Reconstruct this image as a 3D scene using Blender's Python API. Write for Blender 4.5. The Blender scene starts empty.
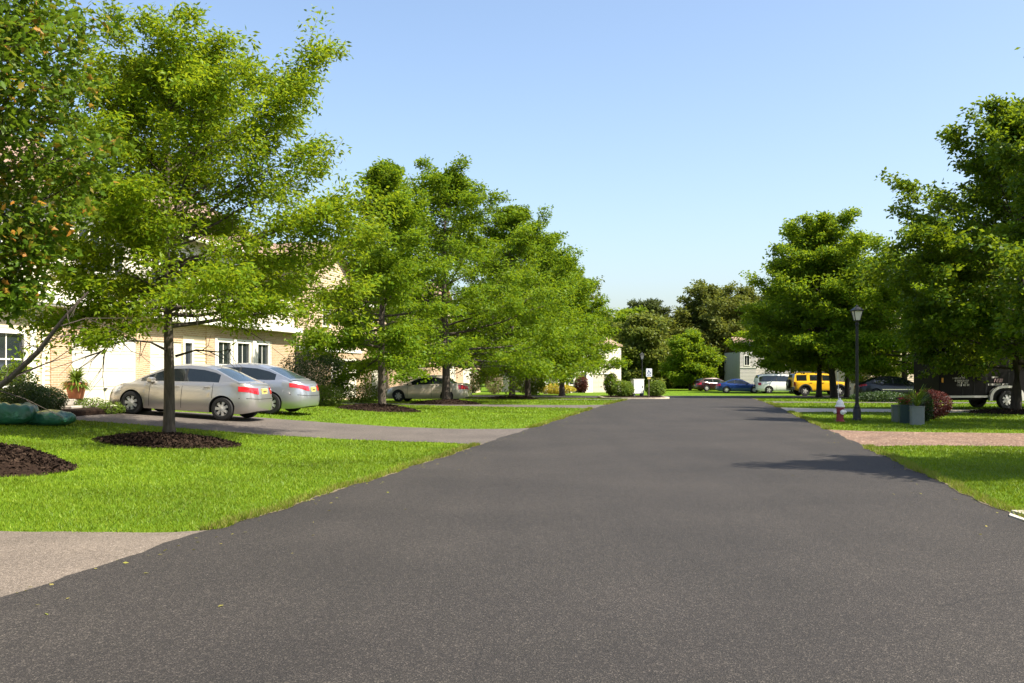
import bpy, math, random
import numpy as np
from math import sin, cos, pi, radians, sqrt, atan2

SC = bpy.context.scene
COL = SC.collection
F = 996.0          # focal length in pixels of the 1024 px wide frame
HV = 372.0         # horizon row
EYE = 1.6

# ------------------------------------------------------------------ terrain
def ss(a, b, x):
    t = np.clip((np.asarray(x, float) - a) / (b - a), 0, 1)
    return t * t * (3 - 2 * t)

TX, TY = 0.193, 0.981           # road direction
def XL(y): return -5.0 + 0.1967 * y
def XR(y): return 3.5 + 0.1900 * y
def sdL(x, y):                   # along road / away from the left road edge
    return (x + 5.0) * TX + y * TY, -(x + 5.0) * TY + y * TX
def sdR(x, y):
    return (x - 3.5) * TX + y * TY, (x - 3.5) * TY - y * TX
def pL(s, d): return -5.0 + s * TX - d * TY, s * TY + d * TX
def pR(s, d): return 3.5 + s * TX + d * TY, s * TY - d * TX

def terr(x, y):
    x = np.asarray(x, float); y = np.asarray(y, float)
    base = -0.4 * ss(42, 92, y)
    dl = -(x + 5.0) * TY + y * TX
    k = 1 - 0.9 * ss(32, 50, y)
    dr = (x - 3.5) * TY - y * TX
    return base + 0.52 * ss(1.5, 14, dl) * k + 0.35 * ss(12, 24, dr)

def at(u, v):
    """ground point seen at photo position (u, v): used only to lay the plan out"""
    y = 3.0
    while y < 260:
        x = (u - 512) / F * y
        if EYE - (v - HV) * y / F <= float(terr(x, y)):
            return x, y
        y += 0.05
    return (u - 512) / F * y, y
def ptx(u, y): return (u - 512) / F * y
def hz(v, y): return EYE - (v - HV) * y / F

# ------------------------------------------------------------------ objects
def tag(o, label=None, cat=None, group=None, kind=None):
    if label: o['label'] = label
    if cat: o['category'] = cat
    if group: o['group'] = group
    if kind: o['kind'] = kind
    return o

def empty(name, loc, rz=0.0):
    o = bpy.data.objects.new(name, None)
    COL.objects.link(o)
    o.location = loc; o.rotation_euler = (0, 0, rz); o.empty_display_size = 0.3
    return o

def link(name, me, parent=None, loc=(0, 0, 0), rot=(0, 0, 0)):
    o = bpy.data.objects.new(name, me)
    COL.objects.link(o)
    if parent is not None: o.parent = parent
    o.location = loc; o.rotation_euler = rot
    return o

def np_mesh(name, V, faces_n, mat, smooth=False, midx=None, loops=None):
    """V (n,3); faces_n (m,k) index array with constant k"""
    me = bpy.data.meshes.new(name)
    V = np.ascontiguousarray(V, dtype=np.float32)
    Fc = np.ascontiguousarray(faces_n, dtype=np.int32)
    m, k = Fc.shape
    me.vertices.add(len(V)); me.vertices.foreach_set('co', V.ravel())
    me.loops.add(m * k); me.loops.foreach_set('vertex_index', Fc.ravel())
    me.polygons.add(m)
    me.polygons.foreach_set('loop_start', np.arange(0, m * k, k, dtype=np.int32))
    me.polygons.foreach_set('loop_total', np.full(m, k, dtype=np.int32))
    for q in (mat if isinstance(mat, (list, tuple)) else [mat]): me.materials.append(q)
    if midx is not None: me.polygons.foreach_set('material_index', np.asarray(midx, dtype=np.int32))
    if smooth: me.polygons.foreach_set('use_smooth', np.ones(m, dtype=bool))
    me.update(calc_edges=True)
    return me

class MB:
    def __init__(s): s.v = []; s.f = []; s.m = []
    def add(s, vs, fs, mi=0):
        b = len(s.v); s.v += [tuple(map(float, p)) for p in vs]
        for f in fs: s.f.append([b + i for i in f]); s.m.append(mi)
    def box(s, x0, x1, y0, y1, z0, z1, mi=0, bev=0.0):
        if bev <= 0:
            s.add([(x0,y0,z0),(x1,y0,z0),(x1,y1,z0),(x0,y1,z0),(x0,y0,z1),(x1,y0,z1),(x1,y1,z1),(x0,y1,z1)],
                  [(0,3,2,1),(4,5,6,7),(0,1,5,4),(1,2,6,5),(2,3,7,6),(3,0,4,7)], mi)
        else:
            b = bev; rings = []
            for z, i in ((z0, b), (z0 + b, 0), (z1 - b, 0), (z1, b)):
                rings.append([(x0+i+b*.4,y0+i,z),(x1-i-b*.4,y0+i,z),(x1-i,y0+i+b*.4,z),(x1-i,y1-i-b*.4,z),
                              (x1-i-b*.4,y1-i,z),(x0+i+b*.4,y1-i,z),(x0+i,y1-i-b*.4,z),(x0+i,y0+i+b*.4,z)])
            vs = [p for r in rings for p in r]; n = 8
            fs = [tuple(reversed(range(n))), tuple(range(3*n, 4*n))]
            for k in range(3):
                for i in range(n): fs.append((k*n+i, k*n+(i+1)%n, (k+1)*n+(i+1)%n, (k+1)*n+i))
            s.add(vs, fs, mi)
    def tube(s, pts, rad, n=6, mi=0, cap=True):
        P = [np.array(p, float) for p in pts]
        if not hasattr(rad, '__len__'): rad = [rad] * len(P)
        vs = []; up = np.array((0, 0, 1.0))
        for i, p in enumerate(P):
            d = P[min(i+1, len(P)-1)] - P[max(i-1, 0)]
            d = d / (np.linalg.norm(d) + 1e-9)
            a = np.cross(d, up)
            if np.linalg.norm(a) < 0.05: a = np.cross(d, (1.0, 0, 0))
            a /= np.linalg.norm(a); b = np.cross(a, d)
            for k in range(n):
                t = 2*pi*k/n; vs.append(p + rad[i]*(cos(t)*a + sin(t)*b))
        fs = []
        for i in range(len(P)-1):
            for k in range(n): fs.append((i*n+k, i*n+(k+1)%n, (i+1)*n+(k+1)%n, (i+1)*n+k))
        if cap: fs += [tuple(reversed(range(n))), tuple(range((len(P)-1)*n, len(P)*n))]
        s.add(vs, fs, mi)
    def lathe(s, prof, n=20, c=(0,0,0), axis='z', mi=0, cap=True):
        vs = []
        for r, z in prof:
            for k in range(n):
                t = 2*pi*k/n
                if axis == 'z': vs.append((c[0]+r*cos(t), c[1]+r*sin(t), c[2]+z))
                elif axis == 'y': vs.append((c[0]+r*sin(t), c[1]+z, c[2]+r*cos(t)))
                else: vs.append((c[0]+z, c[1]+r*cos(t), c[2]+r*sin(t)))
        fs = []
        for i in range(len(prof)-1):
            for k in range(n): fs.append((i*n+k, i*n+(k+1)%n, (i+1)*n+(k+1)%n, (i+1)*n+k))
        if cap: fs += [tuple(reversed(range(n))), tuple(range((len(prof)-1)*n, len(prof)*n))]
        s.add(vs, fs, mi)
    def prism(s, poly, z0, z1, mi=0):
        n = len(poly)
        s.add([(x,y,z0) for x,y in poly]+[(x,y,z1) for x,y in poly],
              [tuple(reversed(range(n))), tuple(range(n,2*n))]+[(i,(i+1)%n,n+(i+1)%n,n+i) for i in range(n)], mi)
    def build(s, name, mat, parent=None, smooth=False, loc=(0,0,0), rz=0.0, fix=False):
        me = bpy.data.meshes.new(name)
        me.from_pydata(s.v, [], s.f)
        for q in (mat if isinstance(mat, (list, tuple)) else [mat]): me.materials.append(q)
        me.polygons.foreach_set('material_index', s.m)
        if smooth is True: me.polygons.foreach_set('use_smooth', [True]*len(s.f))
        me.update()
        if fix or True:
            import bmesh
            bm = bmesh.new(); bm.from_mesh(me); bmesh.ops.recalc_face_normals(bm, faces=bm.faces); bm.to_mesh(me); bm.free()
        if smooth == 'auto':
            me.polygons.foreach_set('use_smooth', [True]*len(me.polygons))
            me.set_sharp_from_angle(angle=radians(38))
        return link(name, me, parent, loc, (0, 0, rz))

# ------------------------------------------------------------------ materials
def new_mat(name):
    m = bpy.data.materials.new(name); m.use_nodes = True
    return m, m.node_tree, m.node_tree.nodes['Principled BSDF'], m.node_tree.nodes['Material Output']

def N(nt, typ, **kw):
    n = nt.nodes.new(typ)
    for k, v in kw.items():
        if k in n.inputs.keys(): n.inputs[k].default_value = v
        else: setattr(n, k, v)
    return n
def L(nt, a, b): nt.links.new(a, b)

def ramp(nt, fac, stops, interp='LINEAR'):
    r = nt.nodes.new('ShaderNodeValToRGB'); cr = r.color_ramp; cr.interpolation = interp
    while len(cr.elements) < len(stops): cr.elements.new(0.5)
    for e, (p, c) in zip(cr.elements, stops): e.position = p; e.color = (*c, 1) if len(c) == 3 else c
    L(nt, fac, r.inputs['Fac']); return r

def simple(name, col, rough=.6, metal=0.0, coat=0.0, spec=.5, var=0.0, scale=8.0, bump=0.0, bscale=40.0):
    m, nt, b, out = new_mat(name)
    b.inputs['Base Color'].default_value = (*col, 1); b.inputs['Roughness'].default_value = rough
    b.inputs['Metallic'].default_value = metal; b.inputs['Coat Weight'].default_value = coat
    b.inputs['Coat Roughness'].default_value = .05
    b.inputs['Specular IOR Level'].default_value = spec
    tc = N(nt, 'ShaderNodeTexCoord')
    if var > 0:
        n = N(nt, 'ShaderNodeTexNoise', Scale=scale, Detail=6.0); L(nt, tc.outputs['Object'], n.inputs['Vector'])
        r = ramp(nt, n.outputs['Fac'], [(.3, tuple(c*(1-var) for c in col)), (.7, tuple(min(1, c*(1+var*.7)) for c in col))])
        L(nt, r.outputs['Color'], b.inputs['Base Color'])
    if bump > 0:
        n2 = N(nt, 'ShaderNodeTexNoise', Scale=bscale, Detail=4.0); L(nt, tc.outputs['Object'], n2.inputs['Vector'])
        bp = N(nt, 'ShaderNodeBump', Strength=1.0, Distance=bump); L(nt, n2.outputs['Fac'], bp.inputs['Height'])
        L(nt, bp.outputs['Normal'], b.inputs['Normal'])
    return m

def leaf_mat(name, stops, trans=(.25,.42,.02), tmix=.38, rough=.5, spec=.25, nsc=.9, lo=.8, hi=1.2):
    """stops: list of colours spread over the random value each leaf has"""
    m, nt, b, out = new_mat(name)
    g = N(nt, 'ShaderNodeNewGeometry')
    n = len(stops)
    r = ramp(nt, g.outputs['Random Per Island'], [(i/(max(1, n-1)), c) for i, c in enumerate(stops)])
    tc = N(nt, 'ShaderNodeTexCoord')
    no = N(nt, 'ShaderNodeTexNoise', Scale=nsc, Detail=5.0); L(nt, tc.outputs['Object'], no.inputs['Vector'])
    hs = N(nt, 'ShaderNodeHueSaturation', Saturation=1.0)
    mr = N(nt, 'ShaderNodeMapRange'); L(nt, no.outputs['Fac'], mr.inputs['Value'])
    mr.inputs['From Min'].default_value = .3; mr.inputs['From Max'].default_value = .7
    mr.inputs['To Min'].default_value = lo; mr.inputs['To Max'].default_value = hi
    L(nt, mr.outputs['Result'], hs.inputs['Value']); L(nt, r.outputs['Color'], hs.inputs['Color'])
    L(nt, hs.outputs['Color'], b.inputs['Base Color'])
    b.inputs['Roughness'].default_value = rough; b.inputs['Specular IOR Level'].default_value = spec
    t = N(nt, 'ShaderNodeBsdfTranslucent')
    mx = N(nt, 'ShaderNodeMix', data_type='RGBA', blend_type='MULTIPLY'); mx.inputs[0].default_value = 1.0
    sc_ = N(nt, 'ShaderNodeMix', data_type='RGBA'); sc_.inputs[0].default_value = .55
    L(nt, hs.outputs['Color'], sc_.inputs[6]); sc_.inputs[7].default_value = (*trans, 1)
    L(nt, sc_.outputs[2], t.inputs['Color'])
    ms = N(nt, 'ShaderNodeMixShader'); ms.inputs[0].default_value = tmix
    L(nt, b.outputs[0], ms.inputs[1]); L(nt, t.outputs[0], ms.inputs[2]); L(nt, ms.outputs[0], out.inputs['Surface'])
    return m

def brick_mat(name, c1, c2, mortar, bw=.21, bh=.07):
    m, nt, b, out = new_mat(name)
    tc = N(nt, 'ShaderNodeTexCoord'); sx = N(nt, 'ShaderNodeSeparateXYZ'); L(nt, tc.outputs['Object'], sx.inputs[0])
    ad = N(nt, 'ShaderNodeMath', operation='ADD'); L(nt, sx.outputs['X'], ad.inputs[0]); L(nt, sx.outputs['Y'], ad.inputs[1])
    cx = N(nt, 'ShaderNodeCombineXYZ'); L(nt, ad.outputs[0], cx.inputs['X']); L(nt, sx.outputs['Z'], cx.inputs['Y'])
    br = nt.nodes.new('ShaderNodeTexBrick'); L(nt, cx.outputs[0], br.inputs['Vector'])
    br.inputs['Scale'].default_value = 1.0; br.inputs['Brick Width'].default_value = bw; br.inputs['Row Height'].default_value = bh
    br.inputs['Mortar Size'].default_value = .007
    br.inputs['Color1'].default_value = (*c1, 1); br.inputs['Color2'].default_value = (*c2, 1); br.inputs['Mortar'].default_value = (*mortar, 1)
    L(nt, br.outputs['Color'], b.inputs['Base Color']); b.inputs['Roughness'].default_value = .85
    bp = N(nt, 'ShaderNodeBump', Strength=.6, Distance=.01); bp.invert = True; L(nt, br.outputs['Fac'], bp.inputs['Height'])
    L(nt, bp.outputs['Normal'], b.inputs['Normal'])
    return m

def asphalt_mat(name, dark, light, stone, patch=.25, big=.4, vs=120.0, cracks=False):
    m, nt, b, out = new_mat(name)
    tc = N(nt, 'ShaderNodeTexCoord'); P = tc.outputs['Object']
    vo = N(nt, 'ShaderNodeTexVoronoi', Scale=vs); L(nt, P, vo.inputs['Vector'])
    bw = N(nt, 'ShaderNodeSeparateColor'); L(nt, vo.outputs['Color'], bw.inputs[0])
    r = ramp(nt, bw.outputs[0], [(0, dark), (.55, tuple((a+c)/2 for a, c in zip(dark, light))), (.85, light), (.97, stone), (1, stone)])
    n1 = N(nt, 'ShaderNodeTexNoise', Scale=22.0, Detail=5.0, Roughness=.7); L(nt, P, n1.inputs['Vector'])
    n2 = N(nt, 'ShaderNodeTexNoise', Scale=big, Detail=4.0); L(nt, P, n2.inputs['Vector'])
    # long streaks along the direction of travel
    mp = N(nt, 'ShaderNodeMapping'); L(nt, P, mp.inputs['Vector']); mp.inputs['Rotation'].default_value = (0, 0, radians(11.2)); mp.inputs['Scale'].default_value = (1.3, .05, 1)
    n3 = N(nt, 'ShaderNodeTexNoise', Scale=1.0, Detail=4.0); L(nt, mp.outputs[0], n3.inputs['Vector'])
    def mul(cin, fac, lo, hi):
        mr = N(nt, 'ShaderNodeMapRange'); L(nt, fac, mr.inputs['Value'])
        mr.inputs['From Min'].default_value = .3; mr.inputs['From Max'].default_value = .7; mr.inputs['To Min'].default_value = lo; mr.inputs['To Max'].default_value = hi
        mx = N(nt, 'ShaderNodeMix', data_type='RGBA', blend_type='MULTIPLY'); mx.inputs[0].default_value = 1
        L(nt, cin, mx.inputs[6]); L(nt, mr.outputs[0], mx.inputs[7]); return mx.outputs[2]
    c = mul(r.outputs['Color'], n1.outputs['Fac'], .72, 1.25)
    c = mul(c, n2.outputs['Fac'], 1 - patch*.5, 1 + patch*.5)
    c = mul(c, n3.outputs['Fac'], .91, 1.09)
    if cracks:      # a few hairline cracks, only in some places
        nd = N(nt, 'ShaderNodeTexNoise', Scale=3.0, Detail=3.0); L(nt, P, nd.inputs['Vector'])
        va = N(nt, 'ShaderNodeMix', data_type='VECTOR'); va.inputs[0].default_value = .12
        L(nt, P, va.inputs[4]); L(nt, nd.outputs['Color'], va.inputs[5])
        vc = N(nt, 'ShaderNodeTexVoronoi', Scale=.42, feature='DISTANCE_TO_EDGE'); L(nt, va.outputs[1], vc.inputs['Vector'])
        lt = N(nt, 'ShaderNodeMath', operation='LESS_THAN'); L(nt, vc.outputs['Distance'], lt.inputs[0]); lt.inputs[1].default_value = .0016
        nm = N(nt, 'ShaderNodeTexNoise', Scale=.33, Detail=2.0); L(nt, P, nm.inputs['Vector'])
        gt = N(nt, 'ShaderNodeMath', operation='GREATER_THAN'); L(nt, nm.outputs['Fac'], gt.inputs[0]); gt.inputs[1].default_value = .56
        m2 = N(nt, 'ShaderNodeMath', operation='MULTIPLY'); L(nt, lt.outputs[0], m2.inputs[0]); L(nt, gt.outputs[0], m2.inputs[1])
        m3 = N(nt, 'ShaderNodeMath', operation='MULTIPLY'); L(nt, m2.outputs[0], m3.inputs[0]); m3.inputs[1].default_value = .6
        mk = N(nt, 'ShaderNodeMix', data_type='RGBA'); L(nt, m3.outputs[0], mk.inputs[0]); L(nt, c, mk.inputs[6]); mk.inputs[7].default_value = (.008,.007,.006,1)
        c = mk.outputs[2]
    L(nt, c, b.inputs['Base Color']); b.inputs['Roughness'].default_value = .8; b.inputs['Specular IOR Level'].default_value = .35
    bp = N(nt, 'ShaderNodeBump', Strength=.8, Distance=.006); L(nt, vo.outputs['Distance'], bp.inputs['Height'])
    L(nt, bp.outputs['Normal'], b.inputs['Normal'])
    return m

def shingle_mat(name, c1, c2):
    return brick_mat(name, c1, c2, tuple(x*.5 for x in c1), .3, .14)

def siding_mat(name, col): return simple(name, col, .55, var=.06, scale=1.5)

def lawn_mat(name, stops, scale=1.2):
    m, nt, b, out = new_mat(name)
    tc = N(nt, 'ShaderNodeTexCoord'); P = tc.outputs['Object']
    n1 = N(nt, 'ShaderNodeTexNoise', Scale=scale, Detail=8.0, Roughness=.75); L(nt, P, n1.inputs['Vector'])
    r = ramp(nt, n1.outputs['Fac'], stops)
    n2 = N(nt, 'ShaderNodeTexNoise', Scale=60.0, Detail=4.0); L(nt, P, n2.inputs['Vector'])
    mr = N(nt, 'ShaderNodeMapRange'); L(nt, n2.outputs['Fac'], mr.inputs['Value'])
    mr.inputs['From Min'].default_value = .3; mr.inputs['From Max'].default_value = .7; mr.inputs['To Min'].default_value = .6; mr.inputs['To Max'].default_value = 1.35
    mx = N(nt, 'ShaderNodeMix', data_type='RGBA', blend_type='MULTIPLY'); mx.inputs[0].default_value = 1
    L(nt, r.outputs['Color'], mx.inputs[6]); L(nt, mr.outputs[0], mx.inputs[7]); L(nt, mx.outputs[2], b.inputs['Base Color'])
    b.inputs['Roughness'].default_value = .9; b.inputs['Specular IOR Level'].default_value = .1
    bp = N(nt, 'ShaderNodeBump', Strength=.9, Distance=.03); L(nt, n2.outputs['Fac'], bp.inputs['Height']); L(nt, bp.outputs['Normal'], b.inputs['Normal'])
    return m

def bark_mat(name, c1, c2):
    m, nt, b, out = new_mat(name)
    tc = N(nt, 'ShaderNodeTexCoord'); mp = N(nt, 'ShaderNodeMapping'); L(nt, tc.outputs['Object'], mp.inputs['Vector'])
    mp.inputs['Scale'].default_value = (14, 14, 2.2)
    n = N(nt, 'ShaderNodeTexNoise', Scale=1.6, Detail=6.0, Roughness=.7); L(nt, mp.outputs[0], n.inputs['Vector'])
    r = ramp(nt, n.outputs['Fac'], [(.3, c1), (.65, c2)]); L(nt, r.outputs['Color'], b.inputs['Base Color'])
    b.inputs['Roughness'].default_value = .9
    bp = N(nt, 'ShaderNodeBump', Strength=.9, Distance=.03); L(nt, n.outputs['Fac'], bp.inputs['Height']); L(nt, bp.outputs['Normal'], b.inputs['Normal'])
    return m

M = {}
M['asphalt'] = asphalt_mat('asphalt', (.0140,.0116,.0096), (.0305,.0255,.0212), (.072,.061,.050), .46, cracks=True)
M['old_asphalt'] = asphalt_mat('weathered_drive', (.085,.068,.052), (.165,.132,.102), (.26,.215,.175), .3, .8)
M['drive'] = asphalt_mat('driveway_asphalt', (.052,.043,.037), (.11,.092,.078), (.19,.16,.135), .3, .8)
M['gravel'] = asphalt_mat('red_gravel', (.075,.042,.027), (.19,.115,.075), (.33,.25,.18), .35, 1.2, 30.0)
M['concrete'] = simple('concrete', (.46,.41,.34), .85, var=.18, scale=3, bump=.004)
M['pale_concrete'] = simple('pale_concrete', (.46,.39,.30), .85, var=.12, scale=3, bump=.004)
M['lawn'] = lawn_mat('lawn_soil', [(.25,(.055,.105,.006)),(.5,(.085,.150,.006)),(.75,(.125,.18,.010))])
M['blade'] = leaf_mat('grass_blade', [(.078,.142,.005),(.110,.185,.006),(.138,.214,.007),(.19,.24,.015)], (.38,.48,.012), .24, .5, .2, .42, .50, 1.36)
M['dry_blade'] = leaf_mat('dry_blade', [(.16,.19,.03),(.26,.22,.07),(.20,.20,.04)], (.35,.33,.08), .3, .7, .1)
M['mulch'] = simple('mulch', (.020,.012,.008), .95, spec=.08, var=.5, scale=25, bump=.02, bscale=60)
M['chip'] = leaf_mat('mulch_chip', [(.010,.006,.004),(.022,.013,.009),(.042,.027,.018),(.017,.010,.007)], (.05,.03,.02), .0, .95, .1)
M['bark'] = bark_mat('grey_brown_bark', (.028,.020,.015), (.10,.078,.058))
M['dark_bark'] = bark_mat('dark_bark', (.018,.013,.010), (.065,.048,.036))
M['leaf_maple'] = leaf_mat('maple_leaf', [(.045,.090,.008),(.065,.125,.009),(.080,.14,.010),(.095,.14,.012),(.06,.115,.008),(.075,.13,.010),(.055,.10,.008),(.09,.145,.010),(.075,.125,.010),(.10,.145,.014),(.19,.16,.02),(.36,.15,.025)], (.26,.38,.02), .36, .42, .10)
M['leaf_oak'] = leaf_mat('willow_oak_leaf', [(.072,.140,.007),(.105,.185,.008),(.135,.21,.009),(.17,.23,.013)], (.46,.52,.015), .46, .45, .10)
M['leaf_oak_b'] = leaf_mat('pin_oak_leaf', [(.055,.115,.007),(.082,.150,.008),(.108,.178,.009),(.145,.20,.012)], (.36,.47,.012), .42, .45, .10)
M['leaf_mid'] = leaf_mat('street_tree_leaf', [(.060,.122,.008),(.088,.158,.009),(.115,.185,.010),(.16,.21,.014)], (.40,.50,.013), .46, .5, .10)
M['leaf_dark'] = leaf_mat('dark_maple_leaf', [(.034,.076,.006),(.056,.115,.008),(.082,.142,.009),(.145,.195,.012)], (.34,.42,.012), .40, .45, .10)
M['leaf_far'] = leaf_mat('woodland_leaf', [(.055,.078,.012),(.080,.108,.014),(.105,.128,.018),(.13,.138,.026)], (.28,.29,.03), .36, .6, .2)
M['leaf_olive'] = leaf_mat('olive_leaf', [(.07,.105,.014),(.105,.14,.018),(.15,.165,.028)], (.30,.33,.04), .38, .5, .2)
M['needle'] = leaf_mat('pine_needle', [(.035,.056,.012),(.055,.078,.016),(.075,.095,.02)], (.16,.19,.03), .25, .6, .2)
M['leaf_box'] = leaf_mat('boxwood_leaf', [(.014,.034,.007),(.024,.052,.009),(.038,.07,.012)], (.12,.2,.02), .25, .45, .3)
M['leaf_bush'] = leaf_mat('bush_leaf', [(.06,.11,.012),(.09,.15,.016),(.14,.19,.02)], (.3,.38,.03), .35, .5, .2)
M['leaf_gold'] = leaf_mat('golden_leaf', [(.35,.27,.02),(.5,.38,.03),(.28,.28,.03)], (.5,.42,.05), .35, .5, .2)
M['leaf_red'] = leaf_mat('red_leaf', [(.05,.014,.012),(.085,.022,.018),(.11,.034,.024)], (.2,.04,.03), .3, .5, .2)
M['leaf_pink'] = leaf_mat('pink_leaf', [(.28,.20,.14),(.18,.20,.07),(.36,.26,.2)], (.4,.3,.2), .35, .5, .2)
M['petal_red'] = leaf_mat('red_petal', [(.35,.02,.02),(.45,.04,.06),(.12,.10,.02)], (.4,.05,.04), .3, .5, .2)
M['fern'] = leaf_mat('fern_leaf', [(.05,.10,.010),(.09,.15,.014),(.13,.18,.02)], (.3,.38,.03), .35, .5, .2)
M['silver'] = simple('silver_paint', (.43,.415,.39), .30, .75, .6)
M['silver_b'] = simple('blue_silver_paint', (.42,.435,.46), .30, .75, .6)
M['champagne'] = simple('champagne_paint', (.62,.54,.43), .34, .35, .6)
M['blue_paint'] = simple('blue_paint', (.008,.035,.16), .25, .3, .8)
M['maroon'] = simple('maroon_paint', (.035,.010,.012), .3, .3, .8)
M['white_paint'] = simple('white_paint', (.78,.77,.74), .3, 0, .6)
M['yellow_paint'] = simple('yellow_paint', (.75,.43,.012), .32, 0, .7)
M['black_paint'] = simple('black_paint', (.004,.0035,.0035), .45, 0, 0, .12)
M['navy_paint'] = simple('navy_paint', (.005,.006,.010), .35, .1, .3)
M['glass'] = simple('car_glass', (.012,.016,.017), .04, 0, 0, .8)
M['rear_glass'] = simple('rear_screen', (.03,.045,.055), .04, 0, 0, .9)
M['rubber'] = simple('rubber', (.012,.012,.012), .8)
M['plastic'] = simple('black_plastic', (.018,.018,.018), .6)
M['under'] = simple('underbody', (.008,.008,.008), .9)
M['alloy'] = simple('alloy', (.50,.49,.46), .35, .25)
M['chrome'] = simple('chrome', (.7,.69,.66), .15, 1)
M['tail'] = simple('tail_lens', (.42,.012,.018), .12, 0, .6)
M['tail_pale'] = simple('pale_lens', (.62,.40,.36), .12, 0, .6)
M['amber'] = simple('amber_lens', (.75,.33,.03), .2)
M['headlamp'] = simple('head_lens', (.6,.62,.63), .08, .3, .5)
M['plate'] = simple('plate_yellow', (.78,.60,.16), .5)
M['plate_text'] = simple('plate_ink', (.05,.05,.06), .6)
M['white_trim'] = simple('white_trim', (.80,.77,.68), .5, var=.05)
M['garage'] = simple('garage_door_paint', (.62,.575,.47), .45, var=.03)
M['far_garage'] = simple('far_garage_paint', (.46,.41,.34), .5)
M['siding_white'] = siding_mat('white_siding', (.58,.535,.44))
M['siding_cream'] = siding_mat('cream_siding', (.66,.54,.36))
M['siding_tan'] = siding_mat('tan_siding', (.56,.42,.29))
M['siding_grey'] = siding_mat('grey_siding', (.50,.47,.43))
M['brick'] = brick_mat('tan_brick', (.36,.22,.12), (.45,.30,.17), (.55,.47,.36))
M['shingle'] = shingle_mat('brown_shingle', (.22,.14,.10), (.30,.20,.145))
M['win'] = simple('window_glass', (.02,.026,.03), .05, 0, 0, .9)
M['door_dark'] = simple('dark_door_paint', (.03,.035,.045), .4)
M['stone'] = simple('step_stone', (.30,.27,.23), .85, var=.3, scale=9, bump=.01)
M['terracotta'] = simple('terracotta', (.42,.15,.07), .8, var=.15)
M['verge'] = simple('verge_dirt', (.12,.095,.055), .95, var=.5, scale=14, bump=.01)
M['bag'] = simple('green_bag', (.02,.10,.05), .34, var=.35, scale=4, bump=.02, bscale=12)
M['bag_print'] = simple('bag_print', (.36,.33,.05), .4)
M['pole'] = simple('lamp_iron', (.012,.014,.013), .5, .3)
M['lamp_glass'] = simple('frosted_glass', (.62,.58,.5), .3)
M['hyd_red'] = simple('hydrant_red', (.26,.028,.042), .45, var=.15)
M['hyd_white'] = simple('hydrant_white', (.75,.73,.70), .5, var=.06)
M['sign_white'] = simple('sign_white', (.75,.76,.78), .4)
M['sign_blue'] = simple('sign_blue', (.04,.09,.24), .4)
M['post'] = simple('sign_post', (.10,.075,.055), .6)
M['bin_teal'] = simple('teal_plastic', (.022,.05,.05), .5)
M['bin_grey'] = simple('grey_plastic', (.17,.19,.175), .6, var=.08)
M['bin_green'] = simple('green_grey_plastic', (.09,.11,.085), .6, var=.1)
M['letter'] = simple('lettering_white', (.75,.72,.66), .5)
M['letter_pink'] = simple('lettering_pink', (.62,.40,.42), .5)
M['wood'] = simple('wood', (.20,.13,.08), .8, var=.2)
M['ridge'] = simple('ridge_trim', (.25,.18,.13), .8)
# ------------------------------------------------------------------ ground, road, drives
def grid_sheet(name, X, Y, Z, mat, smooth=True):
    ny, nx = X.shape
    V = np.stack([X.ravel(), Y.ravel(), Z.ravel()], 1)
    i = (np.arange(ny-1)[:, None]*nx + np.arange(nx-1)[None]).ravel()
    return link(name, np_mesh(name, V, np.stack([i, i+1, i+nx+1, i+nx], 1), mat, smooth))

xs = np.concatenate([[-1500,-700,-300,-150,-90], np.arange(-60, 70.1, .5), [90,150,300,700,1500]])
ys = np.concatenate([[-300,-120,-50,-25], np.arange(-15, 140.1, .5), [150,180,250,400,900,2500]])
GX, GY = np.meshgrid(xs, ys)
tag(grid_sheet('ground', GX, GY, terr(GX, GY), M['lawn']), kind='structure')

rng = np.random.default_rng(5)
def wob(y, seed, amp=.035):
    return amp*(np.sin(y*1.7+seed)+.6*np.sin(y*4.3+2*seed)+.5*np.sin(y*9.1+seed*3))
yy = np.concatenate([np.arange(-15, 40, .25), np.arange(40, 78.1, .5)])
t = np.linspace(0, 1, 19)
le = XL(yy) + wob(yy, 1.0); re = XR(yy) + wob(yy, 2.0)
RX = le[:, None]*(1-t) + re[:, None]*t
RY = np.repeat(yy[:, None], 19, 1)
crown = .05*(1-(2*t-1)**2)[None]
tag(grid_sheet('road', RX, RY, terr(RX, RY)+.014+crown*ss(3,6,RY)*0+.0, M['asphalt']), kind='structure')
cx, cy = np.meshgrid(np.arange(-40, 70.1, 1.0), np.arange(71.0, 81.6, .5))
cyo = cy + .03*(cx-14)
tag(grid_sheet('cross_street', cx, cyo, terr(cx, cyo)+.009, M['asphalt']), kind='structure')

# trodden dirt where the asphalt meets the turf
def verge(f, sgn, seed, ranges):
    for y0, y1 in ranges:
        y = np.arange(y0, y1, .12 if y0 < 45 else .4)
        fade = np.clip(np.minimum(y-y0, y1-y)/.5, .1, 1)
        w0 = (.04 + .05*np.abs(np.sin(y*3.1+seed)*np.cos(y*1.3+seed*2)) + .03*rng.uniform(size=len(y)))*fade
        q = np.linspace(0, 1, 4)
        e0 = f(y) + wob(y, seed)
        X = e0[:, None] + sgn*(-w0[:, None] + q[None]*(w0[:, None]+.08)); Y = np.repeat(y[:, None], 4, 1)
        tag(grid_sheet('verge', X, Y, terr(X, Y)+.019, M['verge']), kind='structure')
verge(XL, -1, 1.0, [(10.2, 22.0), (28.7, 43.6), (49.3, 61.0), (65.4, 70)])
verge(XR, 1, 2.0, [(3, 21.6), (27.6, 39.6), (44.6, 53), (57.5, 70)])

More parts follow.
